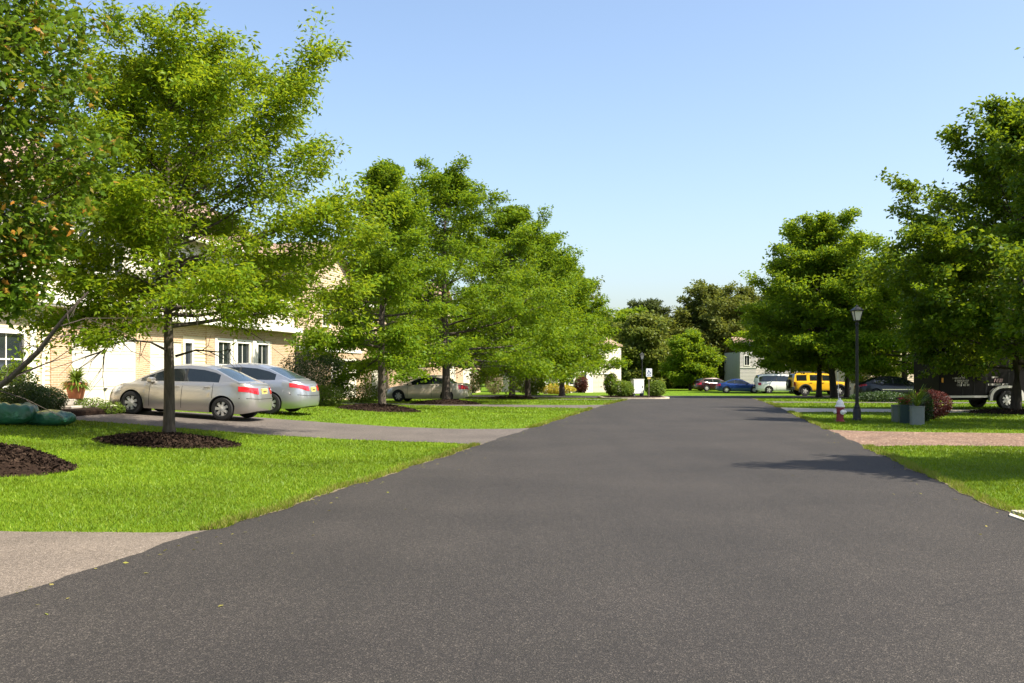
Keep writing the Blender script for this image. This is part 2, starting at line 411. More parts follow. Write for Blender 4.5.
def strip(name, f, s0, s1, d0, d1, mat, off, flare=0.0, nd=60, ns=12, skew=0.0):
    d = np.linspace(d0, d1, nd)[:, None]; q = np.linspace(0, 1, ns)[None]
    fl = flare*np.exp(-np.maximum(d, 0)/.7)
    a = s0 - fl + wob(d*2.2, s0, .03) + skew*d; b = s1 + fl + wob(d*2.2, s1, .03) + skew*d
    S = a*(1-q)+b*q; D = np.repeat(d, ns, 1)
    X, Y = f(S, D)
    return tag(grid_sheet(name, X, Y, terr(X, Y)+off, mat), kind='structure')

DRV_L = [(1.5, 9.75, .5), (22.9, 28.0, .9), (45.0, 49.0, 1.2), (62.5, 65.3, 1.0)]
DRV_R = [(22.3, 27.3, .7), (41.0, 44.6, .9), (54.5, 57.5, 1.0)]
strip('driveway', pL, 1.5, 9.75, -.25, 16, M['old_asphalt'], .009, .5)
strip('driveway', pL, 22.9, 28.0, -.25, 13.5, M['drive'], .009, .9)
strip('driveway', pL, 45.0, 49.0, -.25, 16, M['drive'], .009, 1.2)
strip('driveway', pL, 62.5, 65.3, -.25, 16, M['drive'], .009, 1.0)
strip('gravel_path', pR, 22.3, 27.3, -.25, 24, M['gravel'], .009, .7, skew=0.0)
strip('driveway', pR, 41.0, 44.6, -.25, 26, M['pale_concrete'], .009, .9)
strip('driveway', pR, 54.5, 57.5, -.25, 24, M['drive'], .009, 1.0)

# kerbed planting island at the corner, and the concrete slab at the right edge of the frame
def rounded(x0, x1, y0, y1, r, n=6):
    pts = []
    for (px, py, a0) in ((x1-r, y0+r, -90), (x1-r, y1-r, 0), (x0+r, y1-r, 90), (x0+r, y0+r, 180)):
        for k in range(n+1):
            a = radians(a0 + 90*k/n); pts.append((px+r*cos(a), py+r*sin(a)))
    return pts
ISL = (6.0, 10.55, 65.2, 71.6)
zb = float(terr(8, 68))
mb = MB(); mb.prism(rounded(*ISL, 1.6), zb-.1, zb+.13)
tag(mb.build('kerb', M['pale_concrete']), kind='structure')
mb = MB(); mb.prism(rounded(ISL[0]+.2, ISL[1]-.2, ISL[2]+.2, ISL[3]-.2, 1.4), zb+.0, zb+.145)
tag(mb.build('planting_soil', M['mulch']), kind='structure')
mb = MB()
p = [at(1011, 515.0), at(1040, 524), at(1075, 524), at(1040, 515.5)]
mb.prism(p, -.05, .055); mb.build('pavement', M['concrete'])['kind'] = 'structure'
mb = MB()
p = [at(1009, 517.6), at(1040, 529.0), at(1041.5, 526.8), at(1010, 516.0)]
mb.prism(p, -.05, .030); mb.build('kerb', M['concrete'])['kind'] = 'structure'

# ------------------------------------------------------------------ mulch beds
BEDS = []
def mulch_bed(u, v, ru, h, label, seed, ry=None, chips=2600):
    x, y = at(u, v); r = ru; ry = ry or r
    BEDS.append((x, y, r, ry))
    g = np.random.default_rng(seed)
    ph = g.uniform(0, 6.28, 6)
    A, R = np.meshgrid(np.linspace(0, 2*pi, 49), np.linspace(0, 1, 16))
    edge = 1 + .07*np.sin(3*A+ph[0]) + .05*np.sin(5*A+ph[1]) + .03*np.sin(11*A+ph[2])
    X = R*r*edge*np.cos(A); Y = R*ry*edge*np.sin(A)
    def zf(X, Y, R):
        return terr(x+X, y+Y) - float(terr(x, y)) + h*(1-R**2.2) + .02*np.sin(X*9+ph[3])*np.cos(Y*8+ph[4])*(1-R)
    Z = zf(X, Y, R) - .015
    V = [np.stack([X.ravel(), Y.ravel(), Z.ravel()], 1)]
    ny, nx = X.shape
    i = (np.arange(ny-1)[:, None]*nx + np.arange(nx-1)[None]).ravel()
    Fq = [np.stack([i, i+1, i+nx+1, i+nx], 1)]
    rr = np.sqrt(g.uniform(0, 1.06, chips)); aa = g.uniform(0, 2*pi, chips)
    cxp = rr*r*np.cos(aa); cyp = rr*ry*np.sin(aa); czp = zf(cxp, cyp, np.minimum(rr, 1)) + g.uniform(0, .03, chips)
    C = np.stack([cxp, cyp, czp], 1)
    D = g.normal(size=(chips, 3)); D[:, 2] *= .5; D /= np.linalg.norm(D, axis=1)[:, None]
    E = np.cross(D, g.normal(size=(chips, 3))); E /= np.linalg.norm(E, axis=1)[:, None]
    l = g.uniform(.015, .045, chips)[:, None]; w = g.uniform(.006, .018, chips)[:, None]
    Q = np.stack([C-D*l-E*w, C+D*l-E*w, C+D*l+E*w, C-D*l+E*w], 1).reshape(-1, 3)
    b = len(V[0]); V.append(Q); Fq.append(np.arange(b, b+4*chips).reshape(-1, 4))
    mi = np.concatenate([np.zeros(len(Fq[0]), int), np.ones(chips, int)])
    o = link('mulch_bed', np_mesh('mulch_bed', np.concatenate(V), np.concatenate(Fq), [M['mulch'], M['chip']], False, mi))
    o.location = (x, y, float(terr(x, y)))
    tag(o, label, 'mulch bed', 'mulch beds round the trees')
    return x, y

# ------------------------------------------------------------------ foliage
def leaves_mesh(name, P, D, Nn, ln, wd, mat, shape='kite', extra=None):
    n = len(P)
    D = D/np.linalg.norm(D, axis=1)[:, None]
    S = np.cross(D, Nn); S /= (np.linalg.norm(S, axis=1)[:, None]+1e-9)
    U = np.cross(S, D)
    ln = ln[:, None]; wd = wd[:, None]
    if shape == 'kite':
        Q = np.stack([P, P+D*ln*.45+S*wd*.5, P+D*ln-U*ln*.12, P+D*ln*.45-S*wd*.5], 1)
    elif shape == 'maple':
        pts = [(0,0),(.10,.22),(.02,.48),(.30,.36),(.42,.62),(.58,.30),(1.0,0),(.58,-.30),(.42,-.62),(.30,-.36),(.02,-.48),(.10,-.22)]
        Q = np.stack([P + D*ln*a + S*wd*b*.9 - U*ln*.22*(abs(b)+a*a*.6) for a, b in pts], 1)
    k = Q.shape[1]
    V = Q.reshape(-1, 3)
    Fc = np.arange(n*k).reshape(n, k)
    if shape == 'maple':      # fan of quads so that each leaf stays one island
        Fq = np.concatenate([Fc[:, [0,1,2,3]], Fc[:, [0,3,4,5]], Fc[:, [0,5,6,7]], Fc[:, [0,7,8,9]], Fc[:, [0,9,10,11]]])
        return np_mesh(name, V, Fq, mat)
    return np_mesh(name, V, Fc, mat)

def rnd_dirs(g, n, droop=.0, flat=.6):
    D = g.normal(size=(n, 3)); D[:, 2] = D[:, 2]*flat - droop
    D /= np.linalg.norm(D, axis=1)[:, None]
    Nn = g.normal(size=(n, 3))*.75; Nn[:, 2] += .7
    return D, Nn

PROF = {
 'oval':  ([0,.12,.3,.55,.8,.93,1],[.72,.95,1,.86,.52,.28,.10]),
 'drape': ([0,.05,.22,.48,.74,.90,1],[1.0,1.06,1.0,.80,.48,.22,.06]),
 'broad': ([0,.05,.25,.55,.8,.93,1],[1.0,1.06,1.0,.86,.64,.42,.16]),
 'pyr':   ([0,.08,.25,.5,.7,.85,.95,1],[.80,.97,1,.86,.68,.42,.18,.05]),
 'round': ([0,.15,.4,.65,.85,.95,1],[.45,.80,1,.95,.68,.40,.15]),
 'column':([0,.12,.35,.6,.82,.94,1],[.78,.98,1,.80,.55,.36,.10]),
 'pine':  ([0,.15,.4,.7,.9,1],[.35,.8,1,.9,.55,.2]),
}
def tree(name, label, x, y, h, r, clear, seed, leaf='leaf_mid', n=26000, ll=(.10,.16), lw=.42, prof='oval', group=None,
         bark='bark', tr=.16, limbs=46, asym=None, lean=(0,0), sig=.2, parts=True, cat='tree', up=(-.12, .95), shape='kite',
         zoff=None, gap=0.0, subs=7, limb_from=None):
    g = np.random.default_rng(seed)
    z0 = float(terr(x, y)) if zoff is None else zoff
    root = empty(name, (x, y, z0-.05))
    tag(root, label, cat, group)
    n = int(n*1.85); ll = (ll[0]*1.02, ll[1]*1.08); subs = subs+2; limbs = int(limbs*1.12)
    # trunk
    nt_ = 12
    ph = g.uniform(0, 6.28, 4)
    tz = np.linspace(0, h*.95, nt_)
    tf = tz/(h*.95)
    txp = lean[0]*tf + .10*np.sin(tf*5+ph[0])*tf*r*.4; typ = lean[1]*tf + .10*np.sin(tf*4+ph[1])*tf*r*.4
    trad = tr*(1-tf)**.8*.92 + .012; trad[0] = tr*1.45
    tz2 = np.insert(tz, 1, .25); txp2 = np.insert(txp, 1, txp[0]); typ2 = np.insert(typ, 1, typ[0]); trad2 = np.insert(trad, 1, tr*1.05)
    mb = MB()
    mb.tube(list(zip(txp2, typ2, tz2)), list(trad2), 10)
    def trunk_at(z): return np.array((np.interp(z, tz, txp), np.interp(z, tz, typ), z))
    pz, pr = PROF[prof]
    sites = []; wts = []
    ga = 2.39996
    for i in range(limbs):
        q = (i+.5)/limbs
        q = q**1.08
        z = clear + (h*.97-clear)*q*.97
        az = i*ga + g.normal()*.35
        R = 1.16*r*np.interp(q, pz, pr)*g.uniform(.70, 1.14)*(1.22 if g.uniform() < .10 else 1)
        if asym: R *= 1 + asym[0]*cos(az-asym[1])
        el = up[0] + (up[1]-up[0])*q**1.2 + g.normal()*.10
        p = trunk_at(z - .25*R*max(0, sin(el)))
        d = np.array((cos(az)*cos(el), sin(az)*cos(el), sin(el)))
        m = 7; step = R/(m-1)/max(.45, cos(el)); pts = [p]
        for k in range(1, m):
            d = d + np.array((g.normal()*.13, g.normal()*.13, .035+g.normal()*.07)); d /= np.linalg.norm(d)
            p = p + d*step; pts.append(p)
        pts = np.array(pts)
        r0 = max(.012, np.interp(z, tz, trad)*.42*(.5+.5*R/r))
        mb.tube(pts, list(np.linspace(r0, .006, m)), 5, cap=False)
        nsub = max(3, int(subs*(.4+.6*R/r)))
        for j in range(nsub):
            f = .22 + .78*(j+g.uniform(.2, .8))/nsub
            kk = f*(m-1); k0 = min(m-2, int(kk)); bp = pts[k0]*(1-(kk-k0)) + pts[k0+1]*(kk-k0)
            dd = pts[k0+1]-pts[k0]; dd /= np.linalg.norm(dd)
            side = np.cross(dd, (0, 0, 1)); side /= np.linalg.norm(side)+1e-9
            sg = 1 if (j % 2) else -1
            ang = g.uniform(.4, 1.1)
            sd = dd*cos(ang) + side*sg*sin(ang) + np.array((0, 0, g.normal()*.30))
            sl = R*g.uniform(.26, .50)*(1.15-.6*f)
            e1 = bp + sd*sl*.5 + np.array((0, 0, .03*sl)); e2 = bp + sd*sl + np.array((0, 0, g.normal()*.08*sl))
            if parts: mb.tube([bp, e1, e2], [max(.006, r0*.35*(1-f*.6)), .006, .003], 4, cap=False)
            if g.uniform() < gap: continue
            for c in np.linspace(.15, 1.05, 6):
                s_ = bp*(1-c) + e2*c if c < .5 else e1*(2-2*c) + e2*(2*c-1)
                sites.append(s_); wts.append(.6+.4*f)
        for f in (.8, .9, 1.0): sites.append(pts[-1]*f + pts[-2]*(1-f)); wts.append(1)
    for z in np.linspace(h*.8, h*.985, 9): sites.append(trunk_at(z)); wts.append(.8)
    sites = np.array(sites); wts = np.array(wts)
    kx = g.choice(len(sites), n, p=wts/wts.sum())
    P = sites[kx] + np.clip(g.normal(size=(n, 3)), -1.6, 1.6)*np.array((sig*1.08, sig*1.08, sig*.58))
    D, Nn = rnd_dirs(g, n, .25)
    out = P - np.array((0, 0, h*.5)); out[:, 2] *= .2
    D += .5*out/(np.linalg.norm(out, axis=1)[:, None]+.1)
    ln = g.uniform(*ll, n)
    link('trunk', None or _mesh_of(mb, 'trunk', M[bark]), root)
    link('crown', leaves_mesh('crown', P, D, Nn, ln, ln*lw, M[leaf], shape), root)
    return root

def _mesh_of(mb, name, mat):
    me = bpy.data.meshes.new(name); me.from_pydata(mb.v, [], mb.f); me.materials.append(mat)
    me.polygons.foreach_set('use_smooth', [True]*len(mb.f)); me.update(); return me

def shrub(name, label, x, y, rx, ry, h, seed, leaf='leaf_bush', n=3000, ll=(.04,.07), lw=.55, group=None, z=None, stems=5, cat='shrub', core=True, lump=.18, flowers=None):
    g = np.random.default_rng(seed)
    z0 = float(terr(x, y)) if z is None else z
    root = empty(name, (x, y, z0)); tag(root, label, cat, group)
    mb = MB()
    for k in range(stems):
        a = g.uniform(0, 2*pi); q = g.uniform(.2, .75)
        mb.tube([(0.03*cos(a), .03*sin(a), -.03), (rx*q*.5*cos(a), ry*q*.5*sin(a), h*.4), (rx*q*cos(a), ry*q*sin(a), h*.85)], [.018, .012, .004], 5)
    link('stem', _mesh_of(mb, 'stem', M['bark']), root)
    A = g.normal(size=(n, 3)); A /= np.linalg.norm(A, axis=1)[:, None]
    rad = g.uniform(.35, 1.0, n)**.5
    k1 = g.normal(size=(7, 3)); k1 /= np.linalg.norm(k1, axis=1)[:, None]
    bump = 1 + lump*np.max(A @ k1.T, axis=1)**3 - lump*.5
    P = A*(rad*bump)[:, None]*np.array((rx, ry, h*.5)); P[:, 2] += h*.52; P[:, 2] = np.maximum(P[:, 2], .02)
    D, Nn = rnd_dirs(g, n, 0); D += A*.8; Nn = Nn*.6 + A*.6
    ln = g.uniform(*ll, n)
    link('foliage', leaves_mesh('foliage', P, D, Nn, ln, ln*lw, M[leaf]), root)
    if flowers:
        m = flowers[1]; kx = g.choice(n, m); Pf = P[kx]*1.04; D2, N2 = rnd_dirs(g, m)
        l2 = g.uniform(*flowers[2], m)
        link('flower', leaves_mesh('flower', Pf, D2, N2, l2, l2*.8, M[flowers[0]]), root)['kind'] = 'stuff'
    return root

def fronds(name, mat, parent, n, length, seed, loc=(0,0,0), width=.05, upd=(.5, 1.2)):
    """arching fern or grass fronds"""
    g = np.random.default_rng(seed); V = []; Fq = []
    for i in range(n):
        a = g.uniform(0, 2*pi); l = length*g.uniform(.65, 1.1); el = g.uniform(*upd)
        p = np.array((0, 0, 0.0)); d = np.array((cos(a)*cos(el), sin(a)*cos(el), sin(el)))
        side = np.array((-sin(a), cos(a), 0)); w = width*g.uniform(.7, 1.2); b = len(V)
        for k in range(6):
            ww = w*(.35+.65*sin(pi*min(.97, (k+.6)/6)))
            V += [p-side*ww*.5, p+side*ww*.5]
            d = d + np.array((0, 0, -.28)); d /= np.linalg.norm(d); p = p + d*l/5
        for k in range(5): Fq.append((b+2*k, b+2*k+1, b+2*k+3, b+2*k+2))
    o = link(name, np_mesh(name, np.array(V), np.array(Fq), mat), parent, loc); return o

# ------------------------------------------------------------------ lawn blades
def lawn_mask(x, y):
    dl = -(x-(-5.0))*TY + y*TX; sl = (x+5.0)*TX + y*TY
    dr = (x-3.5)*TY - y*TX; sr = (x-3.5)*TX + y*TY
    xl = XL(y) + wob(y, 1.0); xr = XR(y) + wob(y, 2.0)
    left = x < xl + .06; right = x > xr - .06
    ok = left | right
    for s0, s1, fl in DRV_L:
        f = fl*np.exp(-np.maximum(dl, 0)/.7)
        ok &= ~(left & (sl > s0-f+.02) & (sl < s1+f-.02) & (dl < 16))
    for s0, s1, fl in DRV_R:
        f = fl*np.exp(-np.maximum(dr, 0)/.7)
        ok &= ~(right & (sr > s0-f+.02) & (sr < s1+f-.02))
    for bx, by, ra, rb in BEDS:
        ok &= ((x-bx)/ra)**2 + ((y-by)/rb)**2 > .97
    ok &= ~(left & (dl > 12.6)) & (y < 70)
    ok &= ~((x > ISL[0]-.3) & (x < ISL[1]+.3) & (y > ISL[2]-.3))
    ok &= ~((np.abs(x-(-3.5)) < 0))
    return ok

def grass():
    g = np.random.default_rng(11)
    Ps = []
    for (x0, x1, y0, y1, dens) in ((-15, 0, 9.4, 14, 1500), (-15, 0, 14, 19, 1000), (-16, 1, 19, 26, 520), (-14, 6, 26, 46, 150), (-10, 9, 46, 70, 60),
                                   (5, 12, 10.5, 15, 1500), (6, 14.5, 15, 22.5, 800), (8, 20, 22, 36, 260), (9, 30, 36, 56, 90), (12, 40, 56, 74, 40)):
        n = int((x1-x0)*(y1-y0)*dens)
        P = np.stack([g.uniform(x0, x1, n), g.uniform(y0, y1, n)], 1)
        # only what the frame (with a margin for a side step) could show
        u = np.abs(P[:, 0]/P[:, 1]); P = P[(u < .66)]
        Ps.append(P[lawn_mask(P[:, 0], P[:, 1])])
    # ragged fringe along the road edges
    E = []
    for f, sgn in ((XL, -1), (XR, 1)):
        y = 9 + 51*g.uniform(0, 1, 34000)**1.6
        w = wob(y, 1.0 if sgn < 0 else 2.0)
        x = f(y) + w + sgn*g.uniform(-.09, .12, len(y)); E.append(np.stack([x, y], 1))
    E = np.concatenate(E); E = E[lawn_mask(E[:, 0], E[:, 1])]
    def blades(P, hh, wd, mat, name, seed):
        g = np.random.default_rng(seed); n = len(P)
        far = np.clip(P[:, 1]/12, 1, 5)
        z = terr(P[:, 0], P[:, 1])
        B = np.stack([P[:, 0], P[:, 1], z-.005], 1)
        a = g.uniform(0, 2*pi, n); S = np.stack([np.cos(a), np.sin(a), 0*a], 1)
        h = g.uniform(*hh, n)*(1+.10*(far-1)); w = wd*far*g.uniform(.7, 1.3, n)
        lean = g.normal(size=(n, 2))*.45
        T = B + np.stack([lean[:, 0]*h, lean[:, 1]*h, h], 1)
        Q = np.stack([B-S*w[:, None]*.5, B+S*w[:, None]*.5, T], 1).reshape(-1, 3)
        return link(name, np_mesh(name, Q, np.arange(3*n).reshape(-1, 3), mat))
    P = np.concatenate(Ps)
    # mown tufts: slight clumping by thinning
    tag(blades(P, (.024, .052), .011, M['blade'], 'grass', 1), 'short bright green lawn grass on both sides of the road', 'grass', kind='stuff')
    dry = g.uniform(size=len(E)) < .55
    tag(blades(E[~dry], (.05, .10), .012, M['blade'], 'grass', 2), 'taller green grass fringe along the road edges', 'grass', kind='stuff')
    tag(blades(E[dry], (.04, .09), .012, M['dry_blade'], 'grass', 3), 'dry yellowish grass fringe along the road edges', 'grass', kind='stuff')
# ------------------------------------------------------------------ vehicles
def wheel(parent, x, y, R, w, side, style='cap', rimf=.66):
    """tyre with a rim child; side = +1 / -1 tells which way the outer face looks (along y)"""
    mb = MB()
    ri = R*rimf
    prof = [(ri, -w/2+.01), (ri+.01, -w/2), (R-.025, -w/2+.005), (R, -w/2+.03), (R, w/2-.03), (R-.025, w/2-.005), (ri+.01, w/2), (ri, w/2-.01)]
    mb.lathe(prof + [prof[0]], 28, (0, 0, 0), 'y', 0, False)
    o = mb.build('wheel', M['rubber'], parent, 'auto', (x, y, R))
    r = MB(); f = side*(w/2-.03)
    r.lathe([(ri*1.01, f-side*.05), (ri*1.01, f+side*.012), (ri*.93, f+side*.02), (ri*.88, f-side*.012), (.0, f-side*.02)], 28, (0,0,0), 'y', 1)
    r.lathe([(ri*.88, f-side*.0), (ri*1.02, f+side*.015), (ri*1.02, f-side*.03), (ri*.88, f-side*.03)], 28, (0,0,0), 'y', 0, False)
    ns = 7 if style == 'cap' else 5
    for k in range(ns):
        a = 2*pi*k/ns; wd = ri*(.20 if style == 'cap' else .24)
        ca, sa = cos(a), sin(a)
        def pt(rr, tt, ff): return (rr*ca-tt*sa, f+side*ff, rr*sa+tt*ca)
        r.add([pt(ri*.12,-wd*.7,.022), pt(ri*.12,wd*.7,.022), pt(ri*.92,wd,.012), pt(ri*.92,-wd,.012),
               pt(ri*.12,-wd*.7,-.02), pt(ri*.12,wd*.7,-.02), pt(ri*.92,wd,-.02), pt(ri*.92,-wd,-.02)],
              [(0,1,2,3),(7,6,5,4),(0,4,5,1),(1,5,6,2),(2,6,7,3),(3,7,4,0)], 0)
    r.lathe([(ri*.2, f-side*.02), (ri*.2, f+side*.026), (.0, f+side*.03)], 14, (0,0,0), 'y', 0)
    r.build('rim', [M['alloy'], M['under']], o, 'auto')
    return o

def car(name, label, cat, pos, heading, paint, K, group=None, plate_rear=True, z=None):
    L_, W, Hh = K['L'], K['W'], K['H']
    xf, xr = K['xf'], K['xr']; R = K['R']; sill = K.get('sill', .20)
    p = K.get('p', 5.0); hl = L_/2
    top_x, top_z = zip(*K['top']); roof_x, roof_z = zip(*K['roof'])
    top = lambda x: float(np.interp(x, top_x, top_z))
    roof = lambda x: float(np.interp(x, roof_x[::-1], roof_z[::-1]))
    Ra = R*1.17
    def bot(x):
        b = sill + .10*max(0, (abs(x)/hl-.8)/.2)**2
        for xw in (xf, xr):
            q = Ra*Ra-(x-xw)**2
            if q > 0: b = max(b, R + sqrt(q)*.98)
        return b
    gx, gy_ = zip(*K.get('gl', [(0,.965),(.2,.995),(.4,1),(.6,.995),(.85,.975),(1,.955)]))
    sx, sy_ = zip(*K.get('gw', [(0,.93),(.1,.975),(.3,1.0),(.55,.997),(.78,.975),(.92,.945),(1,.90)]))
    def surf(xn, yn, tz, out=0.0):
        """point on the side surface; xn,yn plan position on the unit outline, tz height fraction"""
        x0 = xn*hl; b, tp = bot(x0), top(x0)
        z = b + tz*(tp-b)
        ta = (z-sill)/max(.1, tp-sill)
        lx = np.interp(ta, gx, gy_); wy = np.interp(ta, sx, sy_)
        ex = abs(xn)**(p-1)*np.sign(xn); ey = abs(yn)**(p-1)*np.sign(yn); nn = sqrt(ex*ex+ey*ey)+1e-9
        return (xn*hl*(lx if abs(xn) > .8 else 1-(1-lx)*(abs(xn)/.8)**3) + out*ex/nn, yn*W/2*wy + out*ey/nn, z)
    cap = [0, .2, .4, .55, .68, .77]
    capl = [((1-q**p)**(1/p), q) for q in cap]
    xlim = capl[-1][0]
    xs_ = set(np.linspace(-xlim, xlim, 40)[1:-1])
    for xw in (xf, xr):
        for k in range(15):
            xs_.add((xw + Ra*.9995*cos(pi*k/14))/hl)
        xs_.add((xw+Ra*1.004)/hl); xs_.add((xw-Ra*1.004)/hl)
    xs_ = sorted(x for x in xs_ if abs(x) < xlim)[::-1]
    half = capl + [(x, (1-abs(x)**p)**(1/p)) for x in xs_] + [(-x, y) for x, y in capl[::-1]]
    lev = [0, .06, .18, .32, .48, .62, .75, .86, .94, 1.0]
    mb = MB(); nH = len(half); nL = len(lev)
    for sg in (1, -1):
        vs = [surf(a, b*sg, t_) for a, b in half for t_ in lev]
        fs = [(i*nL+j, i*nL+j+1, (i+1)*nL+j+1, (i+1)*nL+j) for i in range(nH-1) for j in range(nL-1)]
        mb.add(vs, fs, 0)
    ks = [1, .85, .6, .3, 0, -.3, -.6, -.85, -1]; nk = len(ks)
    cr = K.get('crown', .035)
    vt, vb = [], []
    for a, b in half:
        q = surf(a, b, 1.0); q0 = surf(a, b, 0.0)
        for k in ks:
            vt.append((q[0], q[1]*k, q[2]+cr*(1-k*k)*min(1, b*1.5))); vb.append((q0[0], q0[1]*k, q0[2]))
    fs = [(i*nk+j, i*nk+j+1, (i+1)*nk+j+1, (i+1)*nk+j) for i in range(nH-1) for j in range(nk-1)]
    mb.add(vt, fs, 0); mb.add(vb, fs, 1)
    # door seams as thin proud ribbons, drawn on the side surface
    for xd in K.get('seams', []):
        for sg in (1, -1):
            col = []
            for t_ in np.linspace(.1, .97, 8):
                for dx in (-.006, .006):
                    xn = (xd+dx)/hl; col.append(surf(xn, sg*(1-abs(xn)**p)**(1/p), t_, .003))
            mb.add(col, [(2*i, 2*i+1, 2*i+3, 2*i+2) for i in range(7)], 1)
    z0 = float(terr(*pos)) if z is None else z
    e = .6
    root = empty(name, (pos[0], pos[1], z0+.012), heading)
    # sit on the slope of the drive
    ch, sh = cos(heading), sin(heading)
    pit = atan2(float(terr(pos[0]+e*ch, pos[1]+e*sh)-terr(pos[0]-e*ch, pos[1]-e*sh)), 2*e)
    rol = atan2(float(terr(pos[0]-e*sh, pos[1]+e*ch)-terr(pos[0]+e*sh, pos[1]-e*ch)), 2*e)
    root.rotation_euler = (rol, -pit, heading)
    tag(root, label, cat, group)
    # greenhouse
    wb = K.get('wb', .86)*W/2; tum = K.get('tum', .36)
    xA, xB = roof_x[0], roof_x[-1]           # windscreen base, rear window base
    xs_g = sorted(set(np.round(np.concatenate([np.linspace(xA, xB, 33), np.array(roof_x), np.array(K['pillars'])-.035*K.get('pillar_w', 1), np.array(K['pillars'])+.035*K.get('pillar_w', 1)]), 4)))[::-1]
    Hr = max(roof_z)
    qs = [0, .10, .5, .82, 1.0]
    kt = [1.0, .90, .6, .3, 0, -.3, -.6, -.90, -1.0]
    def belt(x): return top(x) - .015
    def section(x):
        zb, zr = belt(x), max(roof(x), belt(x)+.004)
        side = []
        fall = K.get('wtaper', .05)*((2*(x-xB)/(xA-xB)-1)**2)*W/2
        ty = lambda z: (wb-fall) - tum*(z-zb) - K.get('rnd', .06)*max(0, (z-zb)/(Hr-zb+.01)-.75)**2*16*.25
        for q in qs: z = zb + q*(zr-zb); side.append((ty(z), z))
        yr = side[-1][0]
        tp = [(yr*k, zr + .05*(1-k*k)*min(1, (zr-zb)/.25)) for k in kt]
        return side, tp
    xw0 = K['ws_end']; xw1 = K['rw_start']
    paintF, glass = MB(), {}
    def piece(key): return glass.setdefault(key, MB())
    secs = [section(x) for x in xs_g]
    def bowx(x, y):
        b = K.get('bow', .10)
        s = (x-xB)/(xA-xB)
        return x + b*(1-(y/wb)**2)*(1 if s > .5 else -1)*abs(2*s-1)**2
    for i in range(len(xs_g)-1):
        xa, xb2 = xs_g[i], xs_g[i+1]; xm = (xa+xb2)/2
        (sa, ta), (sb, tb) = secs[i], secs[i+1]
        pil = any(abs(xm-q) < .036*K.get('pillar_w', 1) for q in K['pillars'])
        endp = xm > xA-K.get('a_in', .22) or xm < xB+K.get('c_in', .22)
        for sg in (1, -1):
            for j in range(len(qs)-1):
                vs = [(bowx(xa, sa[j][0]), sg*sa[j][0], sa[j][1]), (bowx(xa, sa[j+1][0]), sg*sa[j+1][0], sa[j+1][1]),
                      (bowx(xb2, sb[j+1][0]), sg*sb[j+1][0], sb[j+1][1]), (bowx(xb2, sb[j][0]), sg*sb[j][0], sb[j][1])]
                isg = j in (1, 2) and not pil and not endp
                if isg:
                    seg = sum(1 for q in K['pillars'] if xm < q)
                    piece(('side_window', sg, seg)).add(vs, [(0,1,2,3)])
                else: paintF.add(vs, [(0,1,2,3)], 1 if (pil and j in (1, 2) and not K.get('painted_pillars')) else 0)
        for j in range(len(kt)-1):
            vs = [(bowx(xa, ta[j][0]), ta[j][0], ta[j][1]), (bowx(xa, ta[j+1][0]), ta[j+1][0], ta[j+1][1]),
                  (bowx(xb2, tb[j+1][0]), tb[j+1][0], tb[j+1][1]), (bowx(xb2, tb[j][0]), tb[j][0], tb[j][1])]
            inner = 0 < j < len(kt)-2
            if inner and xm > xw0 and xm < xA-.05: piece(('windscreen', 0, 0)).add(vs, [(0,1,2,3)])
            elif inner and xm < xw1 and xm > xB+.06: piece(('rear_window', 0, 0)).add(vs, [(0,1,2,3)])
            else: paintF.add(vs, [(0,1,2,3)])
    mb.add(paintF.v, [], 0)
    b0 = len(mb.v)-len(paintF.v)
    for f_, m_ in zip(paintF.f, paintF.m): mb.f.append([b0+q for q in f_]); mb.m.append(2 if m_ == 1 else 0)
    body = _mesh_of(mb, 'body', M[paint]); body.materials.append(M['under']); body.materials.append(M['plastic'])
    body.polygons.foreach_set('material_index', mb.m)
    import bmesh
    bm = bmesh.new(); bm.from_mesh(body)
    bmesh.ops.remove_doubles(bm, verts=bm.verts, dist=.0015)
    bmesh.ops.recalc_face_normals(bm, faces=bm.faces); bm.to_mesh(body); bm.free()
    body.polygons.foreach_set('use_smooth', [True]*len(body.polygons)); body.set_sharp_from_angle(angle=radians(42))
    link('body', body, root)
    for (nm, sg, seg), g in glass.items():
        me = _mesh_of(g, nm, M['rear_glass' if nm != 'side_window' else 'glass'])
        bm = bmesh.new(); bm.from_mesh(me); bmesh.ops.remove_doubles(bm, verts=bm.verts, dist=.0015)
        bmesh.ops.recalc_face_normals(bm, faces=bm.faces); bm.to_mesh(me); bm.free()
        link(nm, me, root)
    # wheels
    tw = K.get('tw', .205); ty_ = W/2 - tw/2 - .025
    for xw in (xf, xr):
        for sg in (1, -1): wheel(root, xw, sg*ty_, R, tw, sg, K.get('wheel', 'cap'), K.get('rimf', .66))
    # lamps: patches lying on the skin
    def patch(nm, mat, outline, t0, t1, out=.008, sg=1, nt=4, shape=None):
        g = MB(); n = len(outline)
        vs = []
        for i, (a, b) in enumerate(outline):
            s = i/(n-1); lo, hi = t0, t1
            if shape: lo, hi = t0+(t1-t0)*shape[0]*s, t1-(t1-t0)*shape[1]*s
            for q in np.linspace(lo, hi, nt): vs.append(surf(a, b*sg, q, out))
        for i, (a, b) in enumerate(outline):
            s = i/(n-1); lo, hi = t0, t1
            if shape: lo, hi = t0+(t1-t0)*shape[0]*s, t1-(t1-t0)*shape[1]*s
            for q in np.linspace(lo, hi, nt): vs.append(surf(a, b*sg, q, -.02))
        o_ = n*nt
        fs = [(i*nt+j, i*nt+j+1, (i+1)*nt+j+1, (i+1)*nt+j) for i in range(n-1) for j in range(nt-1)]
